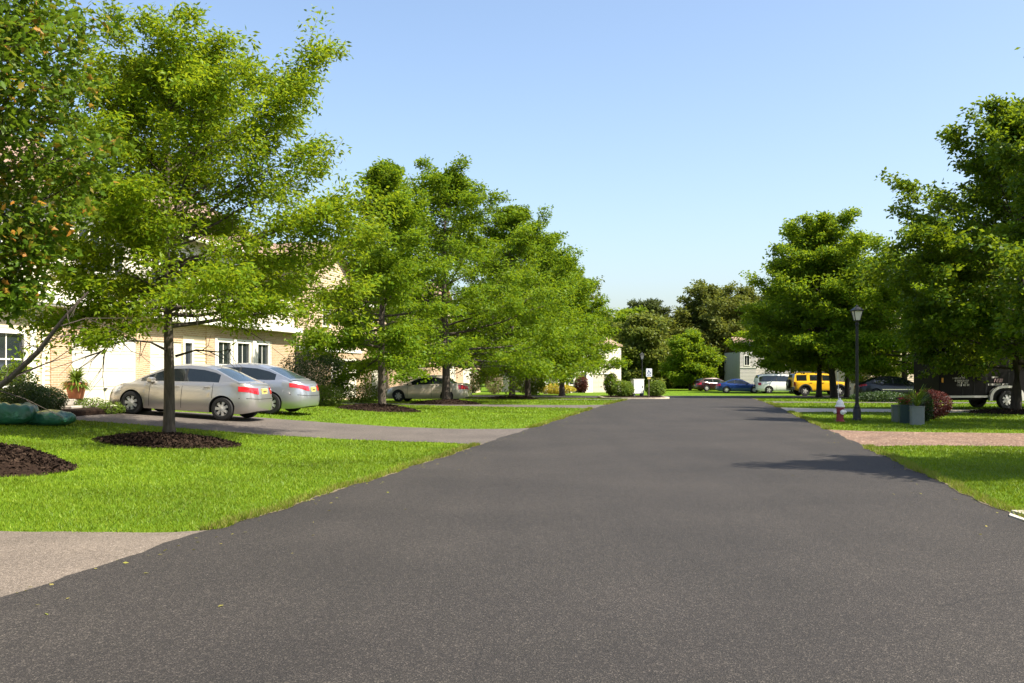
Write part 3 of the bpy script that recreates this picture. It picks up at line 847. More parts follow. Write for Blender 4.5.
        for i in range(n-1):
            fs.append((i*nt, (i+1)*nt, o_+(i+1)*nt, o_+i*nt)); fs.append((i*nt+nt-1, (i+1)*nt+nt-1, o_+(i+1)*nt+nt-1, o_+i*nt+nt-1))
        for i in (0, n-1):
            fs += [(i*nt+j, i*nt+j+1, o_+i*nt+j+1, o_+i*nt+j) for j in range(nt-1)]
        g.add(vs, fs)
        return g.build(nm, mat, root, 'auto')
    def outl(y0, xback, sign, n=7):
        """plan outline from y0 on the cap round the corner and xback metres along the side"""
        pts = []
        yc = .9
        for q in np.linspace(y0, yc, n): pts.append((sign*(1-q**p)**(1/p), q))
        x1 = pts[-1][0]; x2 = sign*(1-xback/hl)
        if (x2-x1)*sign < 0:
            for q in np.linspace(x1, x2, n)[1:]: pts.append((q, (1-abs(q)**p)**(1/p)))
        return pts
    for sg in (1, -1):
        a = K['tail']; patch('tail_lamp', M['tail'], outl(a[0], a[1], -1), a[2], a[3], .010, sg, 4, a[4] if len(a) > 4 else None)
        a = K['head']; patch('headlamp', M['headlamp'], outl(a[0], a[1], 1), a[2], a[3], .008, sg, 4, (.2, .1))
    a = [(-1, 0)]
    if plate_rear:
        zp = K['plate_z']; xp = surf(-1, 0, (zp-bot(-hl))/(top(-hl)-bot(-hl)))[0]
        g = MB(); g.box(xp-.016, xp+.03, -.155, .155, zp-.075, zp+.075)
        for k in range(6): g.box(xp-.019, xp-.016, -.11+k*.038, -.085+k*.038, zp-.03, zp+.03, 1)
        g.build('licence_plate', [M['plate'], M['plate_text']], root)
    # door handles, mirrors, bumper seam
    for xh in K.get('handles', []):
        for sg in (1, -1):
            xn = xh/hl; q = surf(xn, sg*(1-abs(xn)**p)**(1/p), .86)
            g = MB(); g.box(q[0]-.09, q[0]+.09, q[1]-.01 if sg < 0 else q[1]-.03, q[1]+.03 if sg < 0 else q[1]+.01, q[2]-.016, q[2]+.016, 0, .008)
            g.v = [(a_, b_ + sg*.018, c_) for a_, b_, c_ in g.v]
            g.build('door_handle', M[K.get('handle_mat', paint)], root)
    xm_ = K['mirror'][0]; zm = K['mirror'][1]
    for sg in (1, -1):
        y0 = sg*(wb-.02)
        g = MB(); g.box(xm_-.06, xm_+.09, min(y0, y0+sg*.24), max(y0, y0+sg*.24), zm-.03, zm+.12, 0, .035)
        g.build('wing_mirror', M[K.get('mirror_mat', paint)], root, 'auto')
    g = MB()
    ol = outl(0, .32, -1, 9); tt = K.get('bump_t', .52)
    for sg in (1, -1):
        vs = [];
        for a_, b_ in ol: vs += [surf(a_, b_*sg, tt, .003), surf(a_, b_*sg, tt+.02, .003)]
        g.add(vs, [(2*i, 2*i+1, 2*i+3, 2*i+2) for i in range(len(ol)-1)])
    g.build('bumper_seam', M['under'], root)
    for f in K.get('extra', []): f(root, surf, top, roof, K)
    return root

SEDAN = dict(L=4.49, W=1.75, H=1.435, xf=1.33, xr=-1.37, R=.315, sill=.19, p=4.6,
    top=[(-2.25,.93),(-2.1,1.015),(-1.6,1.045),(-1.2,1.0),(0,.945),(.9,.93),(1.2,.905),(1.7,.83),(2.05,.74),(2.25,.60)],
    roof=[(1.42,.86),(1.0,1.08),(.45,1.335),(.15,1.40),(-.25,1.43),(-.7,1.41),(-1.05,1.335),(-1.45,1.165),(-1.80,1.035)],
    ws_end=.42, rw_start=-.98, pillars=[-.20], seams=[.78,-.18,-1.08], handles=[-.02,-.92], mirror=(.72,.93),
    tail=(.42,.26,.70,.965,(.12,.28)), head=(.5,.5,.62,.95), plate_z=.82, bump_t=.50, a_in=.30, c_in=.62, wb=.87, tum=.40)
SEDAN2 = dict(SEDAN, L=4.93, W=1.85, H=1.475, xf=1.42, xr=-1.39, R=.33,
    top=[(-2.47,.93),(-2.3,1.03),(-1.75,1.075),(-1.2,1.01),(0,.965),(.9,.95),(1.25,.93),(1.9,.84),(2.25,.76),(2.47,.62)],
    roof=[(1.48,.9),(1.05,1.10),(.5,1.37),(.15,1.44),(-.3,1.475),(-.8,1.455),(-1.2,1.37),(-1.6,1.21),(-2.0,1.07)],
    ws_end=.45, rw_start=-1.10, pillars=[-.25], seams=[.82,-.22,-1.15], handles=[-.05,-1.0], mirror=(.75,.96),
    tail=(.36,.30,.72,.955,(.25,.15)), plate_z=.80, c_in=.55)
OLD_SEDAN = dict(SEDAN, L=4.70, W=1.78, H=1.40, xf=1.42, xr=-1.26, R=.31,
    top=[(-2.35,.90),(-2.2,.985),(-1.5,.995),(-.9,.94),(0,.90),(.8,.89),(1.2,.87),(1.9,.79),(2.2,.71),(2.35,.60)],
    roof=[(1.25,.84),(.9,1.02),(.4,1.30),(.1,1.37),(-.3,1.40),(-.75,1.385),(-1.0,1.30),(-1.3,1.10),(-1.6,.97)],
    ws_end=.38, rw_start=-.95, pillars=[-.30], seams=[.9,-.42,-1.1], handles=[-.2], mirror=(.75,.9),
    tail=(.35,.28,.62,.93), plate_z=.62, c_in=.45)
COUPE = dict(SEDAN, L=4.4, W=1.75, H=1.33, xf=1.35, xr=-1.2, R=.315,
    top=[(-2.2,.86),(-2.0,.95),(-1.4,.965),(-.9,.90),(0,.86),(.8,.86),(1.2,.85),(1.8,.76),(2.05,.68),(2.2,.55)],
    roof=[(1.1,.82),(.75,1.0),(.3,1.23),(.05,1.30),(-.3,1.33),(-.7,1.29),(-1.0,1.18),(-1.35,1.03),(-1.65,.93)],
    ws_end=.30, rw_start=-.72, pillars=[-.45], seams=[.85,-.5], handles=[-.3], mirror=(.65,.86), tail=(.35,.28,.62,.93), plate_z=.6, c_in=.5)
VAN = dict(L=5.0, W=1.95, H=1.78, xf=1.55, xr=-1.45, R=.34, sill=.21, p=5.5,
    top=[(-2.5,1.03),(-1,1.04),(.8,1.02),(1.4,.99),(2.1,.88),(2.35,.80),(2.5,.62)],
    roof=[(2.05,.88),(1.6,1.12),(.95,1.54),(.6,1.68),(0,1.76),(-1,1.78),(-1.9,1.76),(-2.25,1.66),(-2.38,1.40),(-2.46,1.05)],
    ws_end=.9, rw_start=-2.2, pillars=[.45,-.75], seams=[1.1,.45,-.75], handles=[.2,-.95], mirror=(1.15,1.02),
    tail=(.72,.10,.66,.99), head=(.5,.5,.6,.95), plate_z=.75, a_in=.55, c_in=.16, wb=.90, tum=.22, bow=.06, rnd=.10,
    gl=[(0,.98),(.2,1),(.5,1),(1,.985)], wheel='five')
SUV = dict(L=4.74, W=1.90, H=1.87, xf=1.42, xr=-1.42, R=.40, sill=.42, p=8,
    top=[(-2.36,1.16),(-1,1.17),(.9,1.17),(1.2,1.16),(2.1,1.10),(2.3,1.04),(2.36,.92)],
    roof=[(1.10,1.14),(.98,1.30),(.72,1.68),(.55,1.78),(0,1.82),(-1.2,1.83),(-2.05,1.82),(-2.2,1.74),(-2.27,1.45),(-2.33,1.18)],
    painted_pillars=True, pillar_w=3.6, ws_end=.66, rw_start=-2.14, pillars=[-.12,-1.15], seams=[.92,-.12,-1.12], handles=[.05,-.95], mirror=(.95,1.16), handle_mat='plastic', mirror_mat='plastic',
    tail=(.80,.03,.50,.92), head=(.62,.03,.6,.9), plate_z=.72, a_in=.22, c_in=.20, wb=.92, tum=.18, bow=.03, rnd=.06, crown=.02,
    gl=[(0,.98),(.3,1),(1,.995)], gw=[(0,.97),(.1,1),(.6,1),(.85,.99),(1,.96)], wheel='five', tw=.26, rimf=.56)
PICKUP = dict(L=5.6, W=1.98, H=1.85, xf=1.75, xr=-1.65, R=.39, sill=.40, p=8,
    top=[(-2.8,1.18),(-1,1.19),(.9,1.16),(1.3,1.15),(2.4,1.06),(2.7,1.0),(2.8,.85)],
    roof=[(1.30,1.14),(1.05,1.35),(.62,1.70),(.4,1.80),(0,1.84),(-.5,1.84),(-.72,1.74),(-.85,1.45),(-.95,1.19)],
    ws_end=.60, rw_start=-.70, pillars=[.0], seams=[1.05,-.1,-.92], handles=[.05], mirror=(1.0,1.2), mirror_mat='plastic',
    tail=(.85,.05,.55,.95), head=(.6,.05,.6,.92), plate_z=.65, a_in=.3, c_in=.2, wb=.92, tum=.22, bow=.03, rnd=.06, crown=.02,
    gl=[(0,.98),(.3,1),(1,.995)], gw=[(0,.97),(.1,1),(.6,1),(.85,.99),(1,.96)], wheel='five', tw=.26, rimf=.58)

HEAD_IN = atan2(TX, -TY)          # nose toward the left-hand houses
def rot(dx, dy, a): return dx*cos(a)-dy*sin(a), dx*sin(a)+dy*cos(a)
def by_wheel(u, v, lx, ly, a):
    x, y = at(u, v); ox, oy = rot(lx, ly, a); return x-ox, y-oy
# ------------------------------------------------------------------ houses
def wall_open(mb, x0, x1, z0, z1, y, openings, depth=.14, lap=0.0, mi=0, jamb=1):
    """front wall in the plane y (outside is -y) with rectangular openings; lap > 0 builds clapboards"""
    X = sorted({x0, x1} | {q for o in openings for q in (o[0], o[1]) if x0 < q < x1})
    Z = sorted({z0, z1} | {q for o in openings for q in (o[2], o[3]) if z0 < q < z1})
    for i in range(len(X)-1):
        for j in range(len(Z)-1):
            xm, zm = (X[i]+X[i+1])/2, (Z[j]+Z[j+1])/2
            if any(o[0] < xm < o[1] and o[2] < zm < o[3] for o in openings): continue
            if lap <= 0:
                mb.add([(X[i],y,Z[j]),(X[i+1],y,Z[j]),(X[i+1],y,Z[j+1]),(X[i],y,Z[j+1])], [(0,1,2,3)], mi)
            else:
                n = max(1, int(round((Z[j+1]-Z[j])/lap))); h = (Z[j+1]-Z[j])/n
                for k in range(n):
                    a, b = Z[j]+k*h, Z[j]+(k+1)*h
                    mb.add([(X[i],y-.018,a),(X[i+1],y-.018,a),(X[i+1],y,b),(X[i],y,b)], [(0,1,2,3)], mi)
                    mb.add([(X[i],y,a),(X[i+1],y,a),(X[i+1],y-.018,a),(X[i],y-.018,a)], [(0,1,2,3)], mi)
    for a, b, c, d in openings:
        a, b, c, d = max(a, x0), min(b, x1), max(c, z0), min(d, z1)
        if b <= a or d <= c: continue
        e = y+depth
        mb.add([(a,y,c),(a,e,c),(a,e,d),(a,y,d)], [(0,1,2,3)], jamb); mb.add([(b,y,c),(b,y,d),(b,e,d),(b,e,c)], [(0,1,2,3)], jamb)
        mb.add([(a,y,d),(a,e,d),(b,e,d),(b,y,d)], [(0,1,2,3)], jamb); mb.add([(a,y,c),(b,y,c),(b,e,c),(a,e,c)], [(0,1,2,3)], jamb)

def garage_door(parent, a, b, z0, z1, y, mat='garage', trim=.14):
    g = MB(); n = 4; h = (z1-z0)/n; m = max(2, int(round((b-a)/.8))); w = (b-a)/m
    g.box(a, b, y+.05, y+.09, z0, z1)
    for i in range(n):
        g.box(a+.003, b-.003, y+.030, y+.05, z0+i*h+.006, z0+(i+1)*h-.006)
        for k in range(m):
            g.box(a+k*w+.08, a+(k+1)*w-.08, y+.018, y+.030, z0+i*h+.10, z0+(i+1)*h-.10)
    d = g.build('garage_door', M[mat], parent)
    if trim:
        t = MB()
        t.box(a-trim, a, y-.035, y+.05, z0, z1+trim); t.box(b, b+trim, y-.035, y+.05, z0, z1+trim); t.box(a, b, y-.035, y+.05, z1, z1+trim)
        t.build('frame', M['white_trim'], d)
    h_ = MB(); h_.box((a+b)/2-.08, (a+b)/2+.08, y-.012, y+.018, z0+.55, z0+.60); h_.build('handle', M['plastic'], d)
    return d

def window(parent, a, b, z0, z1, y, nv=2, nh=2, trim=.09, shutters=None):
    f = MB(); f.box(a-trim, a, y-.03, y+.08, z0-trim, z1+trim); f.box(b, b+trim, y-.03, y+.08, z0-trim, z1+trim)
    f.box(a, b, y-.03, y+.08, z1, z1+trim); f.box(a-.04, b+.04, y-.06, y+.08, z0-trim, z0)
    for k in range(1, nv): x = a+(b-a)*k/nv; f.box(x-.018, x+.018, y+.03, y+.05, z0, z1)
    for k in range(1, nh): z = z0+(z1-z0)*k/nh; f.box(a, b, y+.024, y+.056, z-.022, z+.022)
    w = f.build('window', M['white_trim'], parent)
    p = MB(); p.box(a, b, y+.045, y+.06, z0, z1); p.build('pane', M['win'], w)
    if shutters:
        for q in ((a-trim-.42, a-trim-.03), (b+trim+.03, b+trim+.42)):
            s = MB(); s.box(q[0], q[1], y-.035, y-.005, z0-.05, z1+.05)
            n = 16
            for k in range(n): z = z0+(z1-z0)*k/n; s.box(q[0]+.05, q[1]-.05, y-.045, y-.035, z, z+(z1-z0)/n*.6)
            s.build('shutter', M[shutters], parent)
    return w

def entry_door(parent, a, b, z0, z1, y, mat='door_dark'):
    f = MB(); f.box(a, b, y+.05, y+.09, z0, z1)
    w = (b-a)
    for (p, q, r, s) in ((.12,.46,.08,.45),(.54,.88,.08,.45),(.12,.46,.52,.92),(.54,.88,.52,.92)):
        f.box(a+w*p, a+w*q, y+.035, y+.05, z0+(z1-z0)*r, z0+(z1-z0)*s)
    d = f.build('door', M[mat], parent)
    t = MB(); t.box(a-.12, a, y-.03, y+.06, z0, z1+.12); t.box(b, b+.12, y-.03, y+.06, z0, z1+.12); t.box(a, b, y-.03, y+.06, z1, z1+.12)
    t.build('frame', M['white_trim'], d)
    k = MB(); k.lathe([(.0,-.03),(.03,-.02),(.03,.01),(.012,.04)], 10, (b-.1, y, z0+1.0), 'y'); k.build('handle', M['chrome'], d)
    return d

def box_walls(mb, x0, x1, y0, y1, z0, z1, mi=0, lap=.0):
    """the three walls behind the front"""
    def lapw(pa, pb, nrm):
        if lap <= 0:
            mb.add([(*pa, z0), (*pb, z0), (*pb, z1), (*pa, z1)], [(0,1,2,3)], mi); return
        n = int((z1-z0)/lap); h = (z1-z0)/n
        for k in range(n):
            a, b = z0+k*h, z0+(k+1)*h; o = .018
            A = (pa[0]+nrm[0]*o, pa[1]+nrm[1]*o); B = (pb[0]+nrm[0]*o, pb[1]+nrm[1]*o)
            mb.add([(*A, a), (*B, a), (*pb, b), (*pa, b)], [(0,1,2,3)], mi)
            mb.add([(*pa, a), (*pb, a), (*B, a), (*A, a)], [(0,1,2,3)], mi)
    lapw((x0, y1), (x0, y0), (-1, 0)); lapw((x1, y0), (x1, y1), (1, 0)); lapw((x1, y1), (x0, y1), (0, 1))

def gable_roof(parent, x0, x1, y0, y1, z, rise, axis='x', over=.4, mat='shingle', th=.14, name='roof'):
    """pitched roof with thickness; ridge along axis"""
    g = MB()
    if axis == 'x':
        ym = (y0+y1)/2; k = rise/(ym-y0); zo = z-over*k
        A0, A1 = x0-over, x1+over
        for s in (0, 1):
            ye = (y0-over) if s == 0 else (y1+over)
            V = [(A0,ye,zo),(A1,ye,zo),(A1,ym,z+rise),(A0,ym,z+rise)]
            V += [(a,b,c+th) for a,b,c in V]
            g.add(V, [(0,1,2,3),(7,6,5,4),(0,4,5,1),(1,5,6,2),(2,6,7,3),(3,7,4,0)])
    else:
        xm = (x0+x1)/2; k = rise/(xm-x0); zo = z-over*k
        B0, B1 = y0-over, y1+over
        for s in (0, 1):
            xe = (x0-over) if s == 0 else (x1+over)
            V = [(xe,B0,zo),(xe,B1,zo),(xm,B1,z+rise),(xm,B0,z+rise)]
            V += [(a,b,c+th) for a,b,c in V]
            g.add(V, [(0,1,2,3),(7,6,5,4),(0,4,5,1),(1,5,6,2),(2,6,7,3),(3,7,4,0)])
    return g.build(name, M[mat], parent)

def gable_wall(mb, x0, x1, y, z, rise, mi=0, lap=.13):
    n = max(1, int(rise/lap)); xm = (x0+x1)/2
    for k in range(n):
        a, b = k/n, (k+1)/n
        xa, xb = (xm-x0)*(1-a), (xm-x0)*(1-b)
        mb.add([(xm-xa, y-.018, z+rise*a), (xm+xa, y-.018, z+rise*a), (xm+xb, y, z+rise*b), (xm-xb, y, z+rise*b)], [(0,1,2,3)], mi)

def house_root(name, label, fx, fy, ang, z, group=None):
    r = empty(name, (fx, fy, z), ang); tag(r, label, 'house', group); return r

# the near terrace: local x runs away along the front, y into the house
FA = atan2(TY, TX)
F0 = (-19+.2*25, 25.0)
def near_terrace():
    zp = .50
    # ---- first unit
    h = house_root('townhouse', 'nearest brick and white sided townhouse with wide white garage door behind the maple', F0[0], F0[1], FA, zp)
    X0, X1 = -9.0, 8.5; T1 = 2.42
    gd = (4.72, 8.10, 0.0, 2.22); wn = (1.30, 2.60, .75, 2.15)
    b = MB(); wall_open(b, 4.0, X1, 0, T1, 0, [gd]); wall_open(b, 4.0, X1, T1, 2.98, 0, [])
    b.box(3.72, 4.0, -.02, .2, 0, 2.98); b.build('brick_wall', [M['brick'], M['white_trim']], h)
    s = MB(); wall_open(s, X0, 3.72, 0, 2.98, .02, [wn], lap=.13); s.build('siding', [M['siding_cream'], M['white_trim']], h)
    u = MB(); wins = [(-6.2,-5.0,4.2,5.6),(-2.2,-1.0,4.2,5.6),(1.2,2.4,4.2,5.6),(5.6,6.8,4.2,5.6)]
    wall_open(u, X0, X1, 3.0, 6.3, .03, wins, lap=.13); box_walls(u, X0, X1, .03, 9.0, -.3, 6.3, 0, .0)
    wall_open(u, X0, X1, -.3, 0, .0, [])
    for sx in (X0, X1):
        u.add([(sx,.03,6.3),(sx,9.0,6.3),(sx,4.5,9.0)], [(0,1,2)])
    u.build('wall', [M['siding_white'], M['white_trim']], h)
    for w_ in wins: window(h, *w_, .03, 2, 2, shutters='door_dark')
    window(h, *wn, .02, 2, 2, .12)
    garage_door(h, *gd, .0, trim=.0)
    for p_, q_ in ((2.80, 3.05), (3.30, 3.40)): d = MB(); d.box(p_, q_, -.05, .1, 0, 2.98); d.build('corner_trim', M['white_trim'], h)
    f = MB(); f.box(X0-.2, X1, -.42, .03, 2.98, 3.30); f.box(X0-.2, X1, -.46, -.42, 3.04, 3.34); f.build('fascia', M['white_trim'], h)
    gable_roof(h, X0, X1, .03, 9.0, 6.3, 2.7, 'x', .4)
    g = MB(); g.tube([(X0-.3,-.42,6.14),(X1,-.42,6.10)], .07, 8); g.build('gutter', M['white_trim'], h)
    # ---- second unit, set a little lower and behind the street tree
    h = house_root('townhouse', 'second cream townhouse of the near row with tan brick piers, behind the two silver sedans', F0[0], F0[1], FA, zp-.04)
    X0, X1 = 8.5, 21.0
    gd = (8.95, 11.0, 0.0, 2.2); en = (11.25, 11.75, .1, 2.2); w1 = (13.75, 14.75, .55, 2.3); w2 = (15.35, 16.4, .55, 2.3); w3 = (17.2, 18.2, .55, 2.3)
    b = MB(); wall_open(b, X0, 11.1, 0, 2.9, 0, [gd]); b.box(12.75, 13.35, -.05, .2, 0, 2.9); wall_open(b, 18.6, X1, 0, 2.9, 0, [])
    wall_open(b, 11.1, 18.6, 2.45, 2.9, .0, []); b.build('brick_wall', [M['brick'], M['white_trim']], h)
    s = MB(); wall_open(s, 11.1, 12.75, 0, 2.45, .02, [en], lap=.13); s.build('siding', [M['siding_cream'], M['white_trim']], h); s = MB(); wall_open(s, 13.35, 18.6, 0, 2.45, .02, [w1, w2, w3], lap=.13)
    s.build('siding', [M['siding_cream'], M['white_trim']], h)
    garage_door(h, *gd, 0, trim=.0); entry_door(h, *en, .02)
    for w_ in (w1, w2, w3): window(h, *w_, .02, 2, 2, .16)
    for p_, q_ in ((13.38, 13.56), (14.95, 15.16), (16.62, 16.95)): t_ = MB(); t_.box(p_, q_, -.06, .02, 0, 2.45); t_.build('corner_trim', M['white_trim'], h)
    u = MB(); wins = [(9.6,10.8,4.0,5.4),(14.0,15.2,4.0,5.4),(17.0,18.2,4.0,5.4)]
    wall_open(u, X0, X1, 2.92, 6.1, .03, wins, lap=.13); box_walls(u, X0, X1, .03, 9.0, -.3, 6.1)
    wall_open(u, X0, X1, -.3, 0, .0, [])
    for sx in (X0, X1): u.add([(sx,.03,6.1),(sx,9.0,6.1),(sx,4.5,8.8)], [(0,1,2)])
    u.build('wall', [M['siding_white'], M['white_trim']], h)
    for w_ in wins: window(h, *w_, .03, 2, 2, shutters='door_dark')
    f = MB(); f.box(X0+.01, X1, -.40, .03, 2.90, 3.14); f.build('fascia', M['white_trim'], h)
    gable_roof(h, X0+.45, X1, .03, 9.0, 6.1, 2.7, 'x', .4)
    g = MB(); g.tube([(X0,-.42,5.94),(X1,-.42,5.90)], .07, 8); g.build('gutter', M['white_trim'], h)

def second_terrace(fy, label, side):
    fx = -22.1+.2*fy; zp = float(terr(fx, fy))+.05
    h = house_root('townhouse', label, fx, fy, FA, zp)
    gd = (5.2, 9.0, 0, 2.2); g2 = (12.4, 14.9, 0, 2.2)
    wins = [(3.8,4.9,4.2,5.6),(7.2,8.3,4.2,5.6),(11.4,12.6,4.0,5.4),(15.4,16.6,4.0,5.4)]
    b = MB(); wall_open(b, 0, 10.2, 0, 2.8, 0, [gd]); wall_open(b, 10.2, 19, 0, 2.8, .03, [g2]); b.build('brick_wall', [M['brick'], M['white_trim']], h)
    u = MB(); wall_open(u, 0, 10.2, 2.8, 6.0, .02, wins[:2], lap=.13); wall_open(u, 10.2, 19, 2.8, 6.0, .05, wins[2:], lap=.13)
    box_walls(u, 0, 19, .05, 9, -.3, 6.0, 0, .13); wall_open(u, 0, 19, -.3, 0, .0, [])
    gable_wall(u, 0, 10.2, .02, 6.0, 3.0); u.build('wall', [M[side], M['white_trim']], h)
    for w_ in wins[:2]: window(h, *w_, .02, 2, 2)
    for w_ in wins[2:]: window(h, *w_, .05, 2, 2)
    garage_door(h, *gd, 0); garage_door(h, *g2, .03)
    gable_roof(h, 0, 10.2, .02, 9, 6.0, 3.0, 'y', .35); gable_roof(h, 10.6, 19, .05, 9, 6.0, 2.2, 'x', .35)
    f = MB(); f.box(10.2, 19.2, -.35, .05, 5.72, 5.90); f.box(0, 10.2, -.05, .0, 2.72, 2.92); f.build('fascia', M['white_trim'], h)

def far_white_house():
    y = 100.0; x1 = ptx(621, y); x0 = x1-9.5; zp = float(terr(x1, y))
    h = house_root('white_house', 'white two storey house with single garage door beyond the kerbed island', x1-9.5*cos(.80), y-9.5*sin(.80), .80, zp)
    w = x1-x0; gd = (w-4.5, w-1.75, 0, 1.8); en = (w-6.3, w-5.4, .1, 2.0)
    wins = [(1.0,2.0,3.0,4.1), (4.0,5.0,3.0,4.1), (1.0,2.2,.8,2.0)]
    b = MB(); wall_open(b, 0, w, -.3, 4.6, 0, [gd, en]+wins, lap=.15); box_walls(b, 0, w, 0, 8, -.3, 4.6, 0, .15)
    for sx in (0, w): b.add([(sx,0,4.6),(sx,8,4.6),(sx,4,6.2)], [(0,1,2)])
    b.build('wall', [M['siding_white'], M['white_trim']], h)
    garage_door(h, *gd, 0, 'far_garage', trim=.08); entry_door(h, *en, 0)
    for q in wins: window(h, *q, 0)
    rf = gable_roof(h, 0, w, 0, 8, 4.6, 1.6, 'x', .12)
    c = MB(); c.box(w-2.0, w-1.2, 2.2, 3.0, 4.9, 7.1); c.box(w-2.05, w-1.15, 2.15, 3.05, 7.1, 7.22); c.build('chimney', M['siding_cream'], rf)

def far_grey_house():
    y = 108.0; x0 = ptx(740, y); zp = float(terr(x0, y))
    h = house_root('grey_house', 'narrow grey gabled house behind the parked blue car', x0, y, 0, zp)
    w = 1.75; tot = 6.5
    wins = [(.50,1.00,2.75,3.75)]; w2 = [(2.4,3.2,.8,1.7),(4.2,5.2,2.8,3.9)]
    b = MB(); wall_open(b, 0, w, -.3, 4.5, 0, wins, lap=.15); gable_wall(b, 0, w, 0, 4.5, .95, lap=.15)
    wall_open(b, w, tot, -.3, 4.2, 1.0, w2, lap=.15); b.add([(w,0,-.3),(w,1.0,-.3),(w,1.0,4.5),(w,0,4.5)], [(0,1,2,3)])
    box_walls(b, 0, tot, 1.0, 8, -.3, 4.2); b.add([(0,0,-.3),(0,1,-.3),(0,1,4.5),(0,0,4.5)], [(0,1,2,3)])
    b.build('wall', [M['siding_grey'], M['white_trim']], h)
    window(h, *wins[0], 0, 2, 1, shutters=None)
    s = MB(); s.box(-.02, w+.02, -.05, 0, 2.45, 2.55); s.build('fascia', M['white_trim'], h)
    for q in w2: window(h, *q, 1.0)
    gable_roof(h, 0, w, 0, 3.0, 4.5, .95, 'y', .12); gable_roof(h, .2, tot, 1.0, 8, 4.2, 1.6, 'x', .15)

def right_house():
    y = 82.0; x0 = ptx(868, y); x1 = ptx(955, y); zp = float(terr(x0, y))
    h = house_root('brown_roofed_house', 'house showing only a brown roof and pale gable behind the olive tree on the right', x0, y, 0, zp)
    w = x1-x0
    wins = [(1.2,2.2,1.0,2.3),(4.2,5.2,1.0,2.3),(w/2-.5,w/2+.5,4.0,5.2)]
    b = MB(); wall_open(b, 0, w, -.3, 5.4, 0, wins, lap=.15); box_walls(b, 0, w, 0, 9, -.3, 5.4); gable_wall(b, 0, w, 0, 5.4, 2.2)
    b.build('wall', [M['siding_cream'], M['white_trim']], h)
    for q in wins: window(h, *q, 0)
    gable_roof(h, 0, w, 0, 9, 5.4, 2.2, 'y', .3)
# ================================================================== build
near_terrace(); second_terrace(53.0, 'tan sided townhouse with gabled front and white garage door left of the tan sedan', 'siding_tan'); second_terrace(77.0, 'cream townhouse seen far back between the trunks of the left tree row', 'siding_cream'); far_white_house(); far_grey_house(); right_house()

# ------------------------------------------------------------------ mulch beds and street trees on the left
mulch_bed(-18, 467, 1.32, .33, 'brown mulch mound at the left edge of the near lawn under the big-leaved maple', 1, 1.15, 4200)
mulch_bed(168, 443, 1.42, .16, 'dark mulch ring round the trunk of the light green tree by the silver sedans', 2, 1.15, 3600)
mulch_bed(378, 410, 1.55, .20, 'mulch ring round the slender trunk left of the tan sedan', 3, 1.5, 2200)
mulch_bed(446, 404, 1.75, .20, 'mulch ring under the thick trunk in front of the tan sedan', 4, 1.6, 2200)
mulch_bed(512, 399, 1.7, .20, 'mulch ring at the foot of the third tree of the left row', 5, 1.6, 1500)
mulch_bed(1016, 413, 1.9, .15, 'mulch ring round the dark trunk in front of the black trailer', 6, 1.8, 1500)

maple = tree('maple_tree', 'big-leaved maple with orange tinged leaf tips leaning in at the left edge', *at(-45, 466), 8.3, 2.15, 2.4, 21,
     leaf='leaf_maple', n=14500, ll=(.10,.16), lw=.55, prof='round', bark='dark_bark', tr=.15, limbs=52, sig=.2, up=(.12, 1.0), shape='maple', subs=8, asym=(.15, 2.9), gap=.12)
oak = tree('willow_oak_tree', 'light green oak with a mottled trunk standing in front of the near silver sedan', *at(169, 436), 8.15, 2.6, 2.5, 22,
     leaf='leaf_oak', n=60000, ll=(.09,.15), lw=.36, prof='broad', tr=.125, limbs=58, sig=.18, gap=.12, asym=(.32, -.2), up=(-.06, 1.0), subs=8)
tree('pin_oak_tree', 'slender tree with an open crown on the lawn left of the tan sedan', *at(382, 408), 9.9, 2.5, 1.9, 23,
     leaf='leaf_oak_b', n=26000, ll=(.12,.19), lw=.42, prof='drape', tr=.16, limbs=46, sig=.19, gap=.12, group='street trees of the left row')
tree('pin_oak_tree', 'tallest broad tree of the left row, trunk in front of the tan sedan', *at(446, 403), 12.2, 4.8, 2.0, 24,
     leaf='leaf_oak_b', n=46000, ll=(.13,.21), lw=.42, prof='drape', tr=.24, limbs=62, sig=.23, gap=.08, group='street trees of the left row')
tree('pin_oak_tree', 'third tree of the left row, right of the tan sedan', *at(512, 399), 12.5, 4.5, 1.7, 25,
     leaf='leaf_oak_b', n=42000, ll=(.14,.22), lw=.44, prof='drape', tr=.22, limbs=56, sig=.25, gap=.08, group='street trees of the left row')
tree('pin_oak_tree', 'last tree of the left row, dark trunk beside the white house', ptx(562, 80), 80.0, 11.2, 3.3, 2.6, 26,
     leaf='leaf_oak_b', n=40000, ll=(.17,.27), lw=.46, prof='drape', tr=.24, limbs=56, sig=.3, gap=.06, group='street trees of the left row', up=(-.05, .95))
tree('pin_oak_tree', 'tree of the left row between the third tree and the last one', ptx(528, 70), 70.0, 11.6, 4.2, 2.0, 27,
     leaf='leaf_oak_b', n=34000, ll=(.16,.25), lw=.46, prof='drape', tr=.22, limbs=52, sig=.27, gap=.06, group='street trees of the left row')

